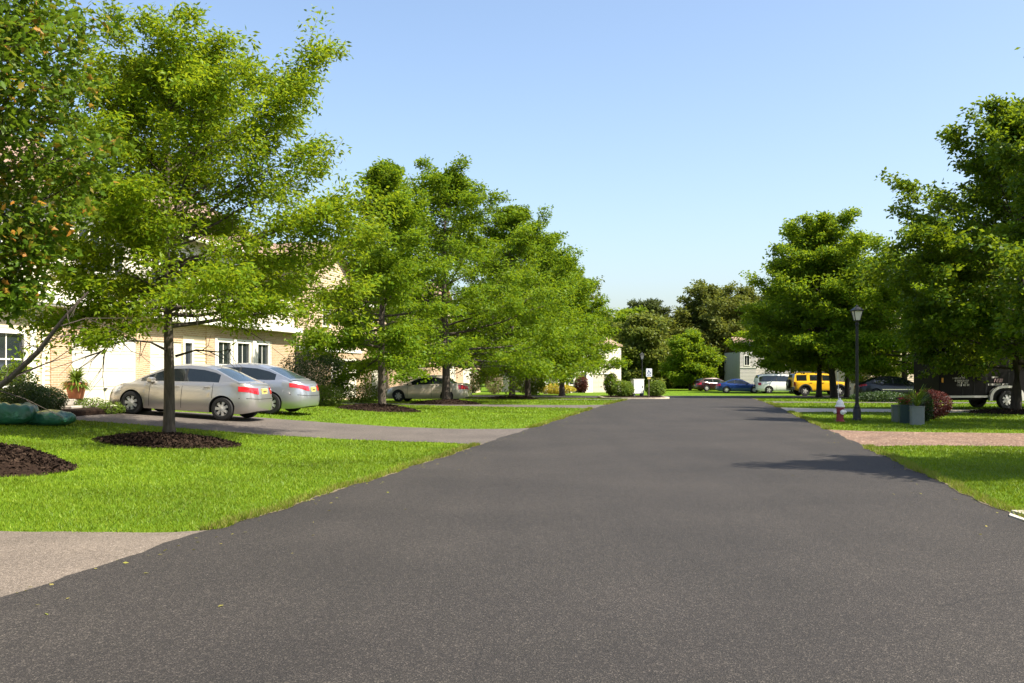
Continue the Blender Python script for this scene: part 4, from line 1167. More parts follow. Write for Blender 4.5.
# the low limb of the maple that crosses the house front, and dry twigs under the oak
def limb(root, name, pts, radii, bark, forks, seed):
    g = np.random.default_rng(seed); ox, oy, oz = root.location
    P = [np.array((ptx(u, y)-ox, y-oy, hz(v, y)-oz)) for u, v, y in pts]
    mb = MB(); mb.tube(P, radii, 7)
    for k in range(forks):
        f = g.uniform(.25, .98)*(len(P)-1); i = min(len(P)-2, int(f)); p = P[i]*(1-f+i)+P[i+1]*(f-i)
        d = P[i+1]-P[i]; d /= np.linalg.norm(d); d = d*.7 + g.normal(size=3)*.55 + np.array((0, 0, -.15))
        l = g.uniform(.35, .95); q1 = p+d*l*.5; q2 = q1+(d+g.normal(size=3)*.3)*l*.5
        mb.tube([p, q1, q2], [.012, .007, .003], 4, cap=False)
        if k % 2: mb.tube([q1, q1+(d+g.normal(size=3)*.6)*l*.4], [.006, .003], 4, cap=False)
    link(name, _mesh_of(mb, name, M[bark]), root)
my = maple.location.y
limb(maple, 'limb', [(-44, 415, my), (-15, 396, my-.1), (8, 380, my-.2), (38, 352, my-.3), (64, 318, my-.4), (88, 292, my-.5)], [.055,.05,.045,.038,.026,.012], 'dark_bark', 16, 5)
oy_ = oak.location.y
limb(oak, 'dry_branch', [(170, 352, oy_), (150, 342, oy_-.4), (128, 340, oy_-.8), (108, 346, oy_-1.1), (96, 356, oy_-1.3)], [.03,.022,.016,.010,.004], 'dark_bark', 22, 6)
limb(oak, 'dry_branch', [(176, 356, oy_), (196, 350, oy_-.3), (218, 352, oy_-.6), (232, 349, oy_-.8)], [.03,.02,.014,.006], 'dark_bark', 9, 7)

# ------------------------------------------------------------------ trees on the right
tree('red_maple_tree', 'tall dense dark green tree with two tops, rising in front of the black trailer', *at(1016, 413), 11.2, 4.5, 1.75, 31,
     leaf='leaf_dark', n=52000, ll=(.13,.21), lw=.6, prof='oval', bark='dark_bark', tr=.20, limbs=64, sig=.22, gap=.05, up=(-.1, 1.05), lean=(.3, 0))
tree('red_maple_tree', 'tree outside the frame on the near right lawn whose shadow crosses the road', 12.6, 14.4, 10.2, 2.6, 2.4, 32,
     leaf='leaf_dark', n=26000, ll=(.11,.17), lw=.6, prof='oval', bark='dark_bark', tr=.17, limbs=46, sig=.24)
tree('red_maple_tree', 'tree cut by the right edge just in front of the two-topped tree', 17.6, 29.4, 13.0, 2.7, 2.4, 39,
     leaf='leaf_dark', n=22000, ll=(.13,.2), lw=.6, prof='oval', bark='dark_bark', tr=.17, limbs=46, sig=.24)
tree('linden_tree', 'tall bright green tree with a pointed top behind the lamp post and the yellow vehicle', *at(834, 398), 12.3, 4.2, 2.7, 33,
     leaf='leaf_mid', n=44000, ll=(.17,.27), lw=.55, prof='pyr', bark='dark_bark', tr=.26, limbs=62, sig=.27, gap=.06, group='street trees of the right row', up=(-.1, 1.05), lean=(-.9, 0))
tree('linden_tree', 'middle tree of the right row, its trunk crossing the side of the yellow vehicle', ptx(819, 74), 74.0, 9.0, 3.7, 3.2, 34,
     leaf='leaf_mid', n=30000, ll=(.18,.28), lw=.55, prof='round', bark='dark_bark', tr=.22, limbs=46, sig=.30, gap=.06, group='street trees of the right row')
tree('linden_tree', 'shorter tree whose dark trunk stands at the nose of the yellow vehicle', *at(847, 397.5), 7.6, 2.5, 3.0, 35,
     leaf='leaf_mid', n=22000, ll=(.16,.25), lw=.55, prof='round', bark='dark_bark', tr=.20, limbs=40, sig=.28, gap=.08, group='street trees of the right row')
tree('linden_tree', 'broad tree in front of the grey house, overhanging the white minivan', ptx(792, 96), 96.0, 9.8, 3.5, 2.4, 36,
     leaf='leaf_mid', n=34000, ll=(.2,.3), lw=.55, prof='oval', bark='dark_bark', tr=.24, limbs=52, sig=.33, gap=.05, group='street trees of the right row')
tree('olive_tree', 'small yellowish olive tree with a short trunk right of the lamp post', *at(876, 397), 5.2, 2.6, 1.2, 37,
     leaf='leaf_olive', n=20000, ll=(.09,.15), lw=.5, prof='round', bark='dark_bark', tr=.12, limbs=40, sig=.2, gap=.15)
tree('linden_tree', 'leafy tree filling the gap between the olive tree and the dark tree', ptx(905, 66), 66.0, 8.6, 3.8, 1.8, 38,
     leaf='leaf_mid', n=24000, ll=(.16,.25), lw=.55, prof='round', bark='dark_bark', tr=.2, limbs=42, sig=.28, gap=.08)

# ------------------------------------------------------------------ far wood
g = 'trees of the wood beyond the road end'
tree('pine_tree', 'tall pine with a bare lower trunk right of the white house', ptx(651, 126), 126.0, 10.4, 2.5, 5.0, 41, leaf='needle', n=14000, ll=(.3,.5), lw=.3, prof='pine', tr=.2, bark='dark_bark', limbs=34, sig=.3, group=g)
tree('oak_tree', 'large rounded oak, highest of the far wood', ptx(716, 124), 124.0, 11.2, 4.6, 2.0, 42, leaf='leaf_far', n=30000, ll=(.24,.4), lw=.55, prof='round', tr=.3, bark='dark_bark', limbs=56, sig=.36, group=g)
tree('oak_tree', 'far oak touching the right side of the largest oak', ptx(748, 128), 128.0, 10.6, 4.4, 2.0, 43, leaf='leaf_far', n=24000, ll=(.24,.4), lw=.55, prof='round', tr=.3, bark='dark_bark', limbs=50, sig=.36, group=g)
tree('young_tree', 'light green young tree in front of the far oaks, left of the maroon car', ptx(690, 108), 108.0, 6.0, 2.15, .8, 44, leaf='leaf_mid', n=16000, ll=(.2,.32), lw=.55, prof='oval', tr=.15, bark='dark_bark', limbs=38, sig=.3)
far = [(628, 120, 8.6, 2.9, 'leaf_mid', 'green tree standing right behind the corner of the white house'),
       (641, 114, 7.6, 2.6, 'leaf_olive', 'yellowish tree behind the kerbed island shrubs'),
       (668, 122, 8.0, 3.2, 'leaf_far', 'dark bushy tree between the pine and the young light tree'),
       (683, 135, 9.6, 3.4, 'needle', 'dark evergreen showing left of the largest oak'),
       (606, 126, 8.4, 3.2, 'leaf_far', 'tree behind the roof of the white house'),
       (576, 130, 9.5, 4.2, 'leaf_far', 'tree far behind the last tree of the left row'),
       (538, 135, 9.5, 4.6, 'leaf_far', 'far tree seen under the left row canopy'),
       (500, 135, 9.5, 4.6, 'leaf_far', 'leftmost tree of the far wood, behind the left row'),
       (722, 119, 6.4, 3.2, 'leaf_far', 'low dark tree under the largest oak, behind the maroon car'),
       (656, 119, 5.0, 2.6, 'leaf_far', 'low dark tree behind the parking sign'),
       (706, 138, 9.0, 4.0, 'leaf_far', 'dark tree at the back of the wood, below the largest oak'),
       (770, 132, 11.0, 4.8, 'leaf_far', 'far tree behind the grey house roof'),
       (806, 125, 10.5, 5.0, 'leaf_far', 'far tree behind the tall bright green tree'),
       (846, 120, 11.0, 5.0, 'leaf_far', 'far tree behind the lamp post'),
       (886, 105, 10.6, 4.4, 'needle', 'dark evergreen top rising behind the brown roof'),
       (925, 100, 11.5, 4.6, 'leaf_far', 'far tree behind the left side of the dark two-topped tree'),
       (985, 95, 11.5, 4.8, 'leaf_far', 'far tree behind the black trailer')]
for i, (u, y, h, r, lf, lab) in enumerate(far):
    tree('oak_tree' if lf != 'needle' else 'pine_tree', lab, ptx(u, y), float(y), h, r, .8, 60+i, leaf=lf, n=13000, ll=(.28,.45), lw=.55,
         prof='round' if lf != 'needle' else 'pyr', tr=.2, bark='dark_bark', limbs=34, sig=.4, parts=False, group=g)

# ------------------------------------------------------------------ vehicles
a = HEAD_IN
car('sedan', 'silver four door sedan parked nearest, behind the mottled tree trunk', 'car', by_wheel(222, 421, SEDAN['xr'], .78, a), a, 'silver', SEDAN, 'silver sedans side by side on the driveway')
car('sedan', 'larger bluish silver sedan parked on the far side of the nearest sedan', 'car', by_wheel(292, 412.5, SEDAN2['xr'], -.8, a), a, 'silver_b', SEDAN2, 'silver sedans side by side on the driveway')
car('sedan', 'tan older sedan parked behind the thick street tree trunk', 'car', by_wheel(447, 402.5, OLD_SEDAN['xr'], .8, a), a, 'champagne', OLD_SEDAN)
def suv_bits(root, surf, top, roof, K):
    g = MB()
    for sg in (1, -1):
        g.tube([(.45,sg*.62,1.83),(.35,sg*.62,1.92),(-1.9,sg*.62,1.93),(-2.0,sg*.62,1.83)], .025, 6)
    for x in (.1,-.7,-1.5): g.tube([(x,-.62,1.92),(x,.62,1.92)], .022, 6)
    g.build('roof_rack', M['plastic'], root)
    g = MB(); p = K['p']; hl = K['L']/2
    for xw in (K['xf'], K['xr']):
        for sg in (1, -1):
            g = MB(); ro, ri = K['R']*1.42, K['R']*1.15; vs = []
            for k in range(17):
                t = pi*(-.06+1.12*k/16)
                for r_ in (ri, ro):
                    x = xw+r_*cos(t); z = K['R']+r_*sin(t)
                    y = sg*(K['W']/2*1.0)
                    vs += [(x, y*.96, z), (x, y+sg*.035, z)]
            fs = []
            for k in range(16):
                b = 4*k
                fs += [(b+1,b+3,b+7,b+5),(b,b+1,b+5,b+4),(b+2,b+3,b+7,b+6)]
            g.add(vs, fs); g.build('wheel_arch_trim', M['plastic'], root)
    for p_, q_ in ((-2.40,-2.28), (2.26,2.40)): g = MB(); g.box(p_, q_, -.90,.90,.48,.74, 0, .03); g.build('bumper', M['plastic'], root)
    w = wheel(root, 0, 0, .37, .22, 1, 'five', .5); w.name = 'spare_wheel'; w.rotation_euler = (0, 0, radians(90)); w.location = (-2.46, .1, .98)
SUV['extra'] = [suv_bits]
car('off_road_vehicle', 'boxy yellow off-road vehicle with roof rack parked behind the tree trunks', 'car', by_wheel(805, 396, SUV['xr'], -.83, .06), .06, 'yellow_paint', SUV)
car('minivan', 'white minivan parked left of the yellow vehicle', 'car', (ptx(782, 93), 93.0), .0, 'white_paint', VAN)
car('coupe', 'dark blue car parked at the end of the road', 'car', (ptx(739, 94), 94.0), radians(-8), 'blue_paint', COUPE)
car('hatchback', 'maroon car with bright sky reflecting screen at the far wood', 'car', (ptx(714, 104), 104.0), radians(14), 'maroon', dict(COUPE, roof=[(1.3,.82),(.75,1.08),(.3,1.30),(.05,1.36),(-.3,1.38),(-1.2,1.34),(-1.6,1.2),(-1.95,1.0)], rw_start=-1.3))
car('dark_sedan', 'navy dark sedan with a bright side strip, left of the black trailer', 'car', (ptx(893, 66), 66.0), radians(-2), 'navy_paint',
    dict(SEDAN2, extra=[lambda root, surf, top, roof, K: (lambda g: (g.box(-1.0, .95, -.945, -.915, .60, .65), g.build('side_strip', M['chrome'], root)))(MB())]))


def trailer():
    x, y = at(1004, 409); ang = radians(9)
    lx = 3.1; ox, oy = rot(lx, .1, ang)
    root = empty('cargo_trailer', (x-ox, y-oy, float(terr(x, y))), ang)
    tag(root, 'long black box trailer with white lettering and chrome fender on the pale driveway', 'trailer')
    Lt, zb_, zt = 7.6, .50, 3.05
    b = MB(); b.box(0, Lt, 0, 2.0, zb_+.06, zt, 0, .06)
    b.box(.3, Lt-.3, .3, 1.8, zb_-.12, zb_+.06)
    # panel joints and rivets
    b.build('body', M['black_paint'], root)
    for k in range(1, 7):
        s = MB(); s.box(k*Lt/7-.012, k*Lt/7+.012, -.008, 0, zb_+.12, zt-.1); s.build('panel_joint', M['plastic'], root)
    r = MB(); r.box(.02, 2.28, -.022, .0, zb_+.0, zb_+.09); r.box(3.95, Lt-.02, -.022, .0, zb_, zb_+.09); r.build('bottom_rail', M['alloy'], root)
    f = MB(); vs = []
    for k in range(13):
        t = pi*k/12; c, s_ = cos(t), sin(t)
        c = np.sign(c)*abs(c)**.75; s_ = s_**.75
        for rr in (.56, .66): vs += [(3.1+rr*1.25*c, -.14, .36+rr*s_), (3.1+rr*1.25*c, .0, .36+rr*s_)]
    fs = []
    for k in range(12):
        q = 4*k; fs += [(q,q+2,q+6,q+4),(q+2,q+3,q+7,q+6),(q,q+1,q+5,q+4)]
    f.add(vs, fs); f.build('fender', M['alloy'], root)
    wl = MB(); vs = [(3.1+.7*cos(pi*k/16), -.006, .36+.56*sin(pi*k/16)) for k in range(17)]
    wl.add(vs, [tuple(range(17))]); wl.build('wheel_well', M['under'], root)
    wheel(root, 3.1, -.02, .40, .24, -1, 'cap', .62); wheel(root, 3.1, 1.95, .40, .24, 1, 'cap', .62)
    m = MB(); m.box(.10, .17, -.03, 0, 1.15, 1.35); m.build('marker_lamp', M['amber'], root)
    m = MB(); m.box(.5, .6, 1.0, 1.15, 0, zb_); m.tube([(-1.3,1.15,.45),(0,.6,.47)], .05, 6); m.tube([(-1.3,1.15,.45),(0,1.7,.47)], .05, 6); m.build('hitch', M['plastic'], root)
    d = MB(); d.box(1.60, 1.622, -.012, 0, zb_+.15, 2.6); d.box(2.20, 2.222, -.012, 0, zb_+.15, 2.6); d.box(1.622, 2.20, -.012, 0, 2.575, 2.6); d.build('door_seal', M['plastic'], root)
    # small illegible lettering: rows of letter-sized strokes
    gg = np.random.default_rng(77)
    def row(nm, x0, x1, z, h, mat, slant=0.0):
        t = MB(); x_ = x0
        while x_ < x1-.02:
            w = h*gg.uniform(.35, .75); k = gg.integers(0, 4); q = .18*h
            if gg.uniform() < .13: x_ += h*.5; continue
            def bx(a, b_, c, d_): 
                t.add([(x_+a+slant*c, -.006, z+c), (x_+b_+slant*c, -.006, z+c), (x_+b_+slant*d_, -.006, z+d_), (x_+a+slant*d_, -.006, z+d_)], [(0,1,2,3)])
            bx(0, q, 0, h)
            if k != 0: bx(q, w, h-q, h)
            if k in (1, 2): bx(w-q, w, q if k == 2 else h*.4, h-q)
            if k in (2, 3): bx(q, w, 0, q)
            if k == 3: bx(q, w*.8, h*.42, h*.42+q)
            x_ += w+h*.22
        t.build(nm, M[mat], root)
    row('lettering', .42, 1.12, 2.30, .15, 'letter'); t = MB(); t.add([(.12,-.006,2.29),(.42,-.006,2.29),(.28,-.006,2.48)], [(0,1,2)]); t.build('emblem', M['letter'], root)
    for (x0, x1, z, h) in ((1.02,1.40,1.64,.10),(1.10,1.22,1.54,.06),(1.02,1.22,1.38,.10),(.62,1.20,1.30,.07),(.72,1.40,1.19,.075),(.85,1.30,1.10,.07),(.78,1.42,1.00,.08)):
        row('lettering', x0, x1, z, h, 'letter')
    row('lettering', 2.45, 2.75, 1.34, .06, 'letter'); row('lettering', 2.55, 2.98, 1.16, .15, 'letter_pink', .35); row('lettering', 2.28, 3.2, 1.02, .08, 'letter')
trailer()

# ------------------------------------------------------------------ street furniture
def lamp_post(name, label, x, y, h, full=True):
    root = empty(name, (x, y, float(terr(x, y))-.02)); tag(root, label, 'street lamp')
    k = h/3.8
    b = MB(); b.lathe([(.16,0),(.16,.06),(.145,.09),(.13,.12),(.125,.38),(.10,.42),(.11,.45),(.085,.5),(.07,.56)], 12); b.build('base', M['pole'], root, 'auto')
    p = MB(); p.lathe([(.06,.55),(.055,1.6),(.048,h-.62),(.07,h-.60),(.07,h-.57),(.045,h-.54),(.05,h-.48),(.09,h-.46)], 12); p.build('pole', M['pole'], root, 'auto')
    l = MB()
    zb_, zt = h-.46, h-.15
    for q in range(4):
        a_ = pi/4+q*pi/2
        l.tube([(.115*cos(a_),.115*sin(a_),zb_),(.205*cos(a_),.205*sin(a_),zt)], .014, 5)
    l.lathe([(.12,zb_-.02),(.125,zb_+.01)], 4); l.v[-8:] = [(x_*cos(pi/4)-y_*sin(pi/4), x_*sin(pi/4)+y_*cos(pi/4), z_) for x_, y_, z_ in l.v[-8:]]
    st = len(l.v)
    l.lathe([(.24,zt),(.245,zt+.03),(.12,zt+.11),(.06,zt+.14),(.05,zt+.17),(.02,zt+.20),(.0,zt+.22)], 4)
    l.v[st:] = [(x_*cos(pi/4)-y_*sin(pi/4), x_*sin(pi/4)+y_*cos(pi/4), z_) for x_, y_, z_ in l.v[st:]]
    lan = l.build('lantern', M['pole'], root)
    gl = MB(); gl.lathe([(.105,zb_),(.19,zt)], 4); gl.v = [(x_*cos(pi/4)-y_*sin(pi/4), x_*sin(pi/4)+y_*cos(pi/4), z_) for x_, y_, z_ in gl.v]
    gl.build('pane', M['lamp_glass'], lan)
    return root
lamp_post('street_lamp', 'black lantern street lamp beside the red and white hydrant', *at(857, 420.5), 3.78)
lamp_post('street_lamp', 'distant thin street lamp behind the white cabinet on the island', ptx(642, 73.5), 73.5, 3.3)

def hydrant():
    x, y = at(840, 422)
    root = empty('fire_hydrant', (x, y, float(terr(x, y))-.01), radians(190)); tag(root, 'red fire hydrant with white bonnet on the grass by the street lamp', 'hydrant')
    b = MB(); b.lathe([(.15,0),(.15,.05),(.115,.06),(.11,.40),(.115,.44),(.15,.45),(.15,.49)], 20); b.build('barrel', M['hyd_red'], root, 'auto')
    c = MB(); c.lathe([(.155,.49),(.155,.53),(.125,.55),(.12,.60),(.095,.67),(.06,.71),(.035,.72),(.035,.77),(.0,.78)], 20); c.build('bonnet', M['hyd_white'], root, 'auto')
    for ax, s in (('y', 1), ('x', 1), ('x', -1)):
        n = MB(); r_ = .075 if ax == 'y' else .055
        n.lathe([(r_*.85, .08*s), (r_*.85, .15*s)], 14, (0,0,.33), ax); o = n.build('nozzle', M['hyd_red'], root, 'auto')
        n = MB(); n.lathe([(r_, .145*s), (r_*1.05, .16*s), (r_*1.05, .19*s), (r_*.4, .20*s), (.02, .225*s), (0, .23*s)], 14, (0,0,.33), ax); n.build('cap', M['hyd_white'], o, 'auto')
    f = MB(); f.tube([(.05,.0,.70),(.06,.0,1.3),(.09,.01,1.62)], .008, 5); f.build('marker_rod', M['hyd_white'], root)
hydrant()

def cabinet():
    y = 69.0; x = ptx(637.5, y); z = float(terr(x, y))+.14
    root = empty('utility_cabinet', (x, y, z), radians(20)); tag(root, 'white upright cabinet on legs on the kerbed island', 'cabinet')
    b = MB(); b.box(-.40,.40,-.2,.2,.16,1.16,0,.02); b.build('body', M['white_paint'], root)
    d = MB(); d.box(-.36,.36,-.222,-.2,.2,1.12,0,.008); dr = d.build('door', M['white_paint'], root)
    h = MB(); h.box(.26,.30,-.245,-.222,.6,.75); h.build('handle', M['plastic'], dr)
    for sx in (-.3, .3): l = MB(); l.box(sx-.05, sx+.05, -.15, .15, -.02, .16); l.build('leg', M['bin_grey'], root)
    r = MB(); r.box(-.43,.43,-.23,.23,1.16,1.20); r.build('lid', M['white_paint'], root)
cabinet()

def parking_sign():
    y = 67.2; x = ptx(649, y); z = float(terr(x, y))+.14
    root = empty('parking_sign', (x, y, z)); tag(root, 'white accessible parking sign with blue symbol on a brown post', 'sign')
    p = MB(); p.box(-.035,.035,-.02,.02,-.05,1.9); p.build('post', M['post'], root)
    q = MB(); q.prism(rounded(-.20,.20,0,.56,.04,3), 0, .008); q.v = [(a_, -.03-c_, 1.34+b_) for a_, b_, c_ in q.v]; pl = q.build('plate', M['sign_white'], root)
    s = MB()
    def ring(cx_, cz_, r0, r1, a0, a1, n=14):
        vs = []
        for k in range(n+1):
            t = radians(a0+(a1-a0)*k/n); vs += [(cx_+r0*cos(t), -.041, cz_+r0*sin(t)), (cx_+r1*cos(t), -.041, cz_+r1*sin(t))]
        s.add(vs, [(2*k,2*k+1,2*k+3,2*k+2) for k in range(n)])
    def bar(x0,z0,x1,z1,w):
        d = np.array((x1-x0, z1-z0)); d /= np.linalg.norm(d); n_ = np.array((-d[1], d[0]))*w/2
        s.add([(x0-n_[0],-.041,z0-n_[1]),(x1-n_[0],-.041,z1-n_[1]),(x1+n_[0],-.041,z1+n_[1]),(x0+n_[0],-.041,z0+n_[1])], [(0,1,2,3)])
    ring(-.01, 1.60, .07, .105, 100, 350); ring(-.03, 1.785, 0, .032, 0, 360)
    bar(-.03,1.745,-.02,1.65,.04); bar(-.02,1.66,.07,1.66,.035); bar(.07,1.67,.10,1.56,.035); bar(.09,1.56,.135,1.57,.03); bar(-.03,1.71,.05,1.71,.025)
    s.build('symbol', M['sign_blue'], pl)
    w = MB()
    for k, (a_, b_) in enumerate(((-.12,-.02),(.02,.12))): w.box(a_, b_, -.0415, -.038, 1.41, 1.45)
    w.build('lettering', M['sign_blue'], pl)
    g_ = MB(); g_.box(-.10,.10,-.034,-.022,1.18,1.30); g_.build('small_plate', M['plate'], root)
parking_sign()

def planter(name, label, u, v, w, h, mat, taper, cat, top=None, seed=0, group=None):
    x, y = at(u, v)
    root = empty(name, (x, y, float(terr(x, y))-.01), radians(-12)); tag(root, label, cat, group)
    b = MB(); n = len(rounded(-1,1,-1,1,.2,3)); vs = []; prof = [(1,0),(1+taper*.95,h*.93),(1+taper+.04,h*.94),(1+taper+.04,h),(1+taper-.08,h),(1+taper-.10,h*.9)]
    for k, z in prof: vs += [(a_*k*w/2, b_*k*w/2, z) for a_, b_ in rounded(-1,1,-1,1,.2,3)]
    fs = [(i*n+j, i*n+(j+1)%n, (i+1)*n+(j+1)%n, (i+1)*n+j) for i in range(len(prof)-1) for j in range(n)]
    fs += [tuple(reversed(range(n))), tuple(range((len(prof)-1)*n, len(prof)*n))]
    b.add(vs, fs); b.build('tub', M[mat], root, 'auto')
    if top:
        if top[0] == 'grass': fronds('foliage', M['fern'], root, 70, top[1], seed, (0,0,h*.9), .035, (.9, 1.45))
        else:
            g2 = np.random.default_rng(seed); n2 = 700
            P = g2.normal(size=(n2, 3))*np.array((w*.34, w*.34, .07)); P[:, 2] += h+.07
            D, Nn = rnd_dirs(g2, n2); ln = g2.uniform(.04,.07, n2)
            link('foliage', leaves_mesh('foliage', P, D, Nn, ln, ln*.6, M['leaf_bush']), root)
            P = g2.normal(size=(260, 3))*np.array((w*.34, w*.34, .06)); P[:, 2] += h+.13
            D, Nn = rnd_dirs(g2, 260); ln = g2.uniform(.035,.06, 260)
            link('flower', leaves_mesh('flower', P, D, Nn, ln, ln*.9, M['petal_red']), root)['kind'] = 'stuff'
    return root
planter('planter', 'grey-green square planter, first of the four tubs by the road', 898.5, 422, .38, .56, 'bin_green', .06, 'planter')
planter('planter', 'dark teal tapered tub with red flowers between the grey planters', 905, 423.5, .30, .60, 'bin_teal', .30, 'planter', ('flowers', .2), 3)
planter('planter', 'slim pale grey planter behind the gap right of the teal tub', 909.5, 421, .26, .74, 'bin_grey', .05, 'planter', ('grass', .35), 8)
planter('planter', 'square light grey planter with tall grass nearest the red-leaved bush', 917, 424.8, .37, .58, 'bin_grey', .03, 'planter', ('grass', .8), 4)

# ------------------------------------------------------------------ shrubs
def sh(name, label, u, v, rx, ry, h, seed, **k):
    x, y = at(u, v); return shrub(name, label, x, y, rx, ry, h, seed, **k)
sh('barberry_bush', 'dark red-leaved bush right of the four planters', 932.5, 419.5, .68, .6, 1.0, 51, leaf='leaf_red', n=5200, ll=(.04,.08))
sh('shrub', 'dark green shrub squeezed between the planters and the red-leaved bush', 925.5, 422, .24, .26, .95, 52, leaf='leaf_box', n=2600)
sh('shrub', 'low dark shrub bed beneath the olive tree', 880, 402, 1.6, .9, .55, 53, leaf='leaf_box', n=4200, ll=(.07,.12))
z5 = zb+.14
for i, (u, y, rx, h, lf, lab) in enumerate([(622, 68.2, .85, 1.05, 'leaf_bush', 'rounded green shrub left of the white cabinet'), (629.5, 69.6, .6, .95, 'leaf_olive', 'yellowish shrub touching the left side of the white cabinet'),
        (655.5, 68.6, .72, 1.05, 'leaf_bush', 'rounded shrub right of the parking sign post'), (611, 68.5, .45, 1.55, 'leaf_olive', 'thin upright shrub in front of the white house garage')]):
    shrub('island_shrub', lab, ptx(u, y), y, rx, rx*.85, h, 130+i, leaf=lf, n=3600, ll=(.07,.13), z=z5, group='shrubs on the kerbed island')
sh('weeping_shrub', 'pale pinkish weeping shrub on the lawn right of the tan sedan', 494, 394, .85, .8, 2.0, 55, leaf='leaf_pink', n=2600, ll=(.09,.15))
sh('ball_shrub', 'dark clipped dome shrub right of the tan sedan', 473, 393, 1.0, .9, 2.1, 56, leaf='leaf_box', n=5000, ll=(.07,.12))
shrub('golden_hedge', 'low golden yellow hedge beside the dark trunk in front of the white house', ptx(556, 88), 88.0, 1.7, .8, .9, 57, leaf='leaf_gold', n=3600, ll=(.10,.16))
shrub('shrub', 'yellowish green shrub far left of the golden hedge', ptx(530, 84), 84.0, 1.4, 1.0, 1.9, 58, leaf='leaf_bush', n=3600, ll=(.12,.2))
shrub('shrub', 'reddish shrub beside the white house entrance', ptx(581, 95), 95.0, .7, .6, 1.6, 59, leaf='leaf_red', n=1800, ll=(.12,.2))
shrub('shrub', 'dark green shrub at the right end of the near sedans beside the tan house', ptx(315, 40.5), 40.5, 1.5, 1.2, 2.2, 140, leaf='leaf_box', n=9000, ll=(.06,.11))
shrub('shrub', 'low yellow-green shrub at the foot of the dark one, right of the second silver sedan', ptx(324, 38.5), 38.5, .85, .6, .8, 141, leaf='leaf_bush', n=3600, ll=(.05,.09))
shrub('shrub', 'evergreen hedge by the tan house corner, behind the slender tree', ptx(362, 52), 52.0, 1.2, .8, .9, 142, leaf='leaf_bush', n=2600, ll=(.08,.12))
# the near house front garden
def fac(u, out):   # a point 'out' metres in front of the near facade, seen at photo column u
    y = 19/(.2+(512-u)/F); a_ = (y-25)/.981
    return F0[0]+a_*TX+out*TY, F0[1]+a_*TY-out*TX
def front(u, out):
    k = (u-512)/F; y = (19+out*1.02)/ (1/ (1/ (.2-k))) if False else (19-out*1.02)/(.2-k)
    return k*y, y
x, y = front(26, 1.6); shrub('ball_shrub', 'dark clipped shrub under the near window, left of its twin', x, y, lump=.06, rx=.66, ry=.58, h=.84, seed=143, leaf='leaf_box', n=9000, ll=(.03,.055))
x, y = front(45, 1.5); shrub('ball_shrub', 'dark clipped shrub right beside the fern pot step', x, y, lump=.06, rx=.56, ry=.52, h=.72, seed=144, leaf='leaf_box', n=8000, ll=(.03,.055))
x, y = front(15, 1.0); shrub('shrub', 'feathery green shrub rising behind the left clipped shrub', x, y, .55, .45, 1.35, 145, leaf='fern', n=3000, ll=(.05,.10))
x, y = front(90, 1.3); shrub('shrub', 'small low plant in the bed left of the nearest sedan', x, y, .55, .35, .35, 146, leaf='fern', n=1100, ll=(.04,.07))
x, y = front(112, 2.6); shrub('shrub', 'little leafy plant by the front wheel of the nearest sedan', x, y, .35, .3, .32, 147, leaf='fern', n=700, ll=(.04,.07))

x, y = front(77, .9)
zs = .50
root = empty('stone_steps', (x, y, float(terr(x, y))-.03), FA); tag(root, 'low grey stone steps beside the wide garage door', 'steps')
s = MB(); s.box(-.75,.62,-.35,.8,0,.18,0,.02); s.build('lower_step', M['stone'], root)
s = MB(); s.box(-.70,.42,-.05,.8,.18,.36,0,.02); s.build('upper_step', M['stone'], root)
px_, py_ = x-.05, y+.05; pz_ = float(terr(x, y))-.03+.36
pot = empty('fern_pot', (px_, py_, pz_)); tag(pot, 'round terracotta pot with a bushy fern on the stone steps', 'plant pot')
s = MB(); s.lathe([(.18,0),(.20,.02),(.27,.36),(.31,.37),(.31,.46),(.26,.46),(.25,.40)], 20); s.build('pot', M['terracotta'], pot, 'auto')
fronds('fern', M['fern'], pot, 340, .52, 61, (0,0,.44), .04, (.25, 1.45))
# raised bed in front of the steps, and the green bags lying on the lawn
x, y = front(96, 2.0)
s = MB(); s.box(-1.9,1.9,-.55,.55,-.1,.13,0,.04); o = s.build('planting_soil', M['mulch'], None, False, (x, y, float(terr(x, y))), FA); o['kind'] = 'structure'

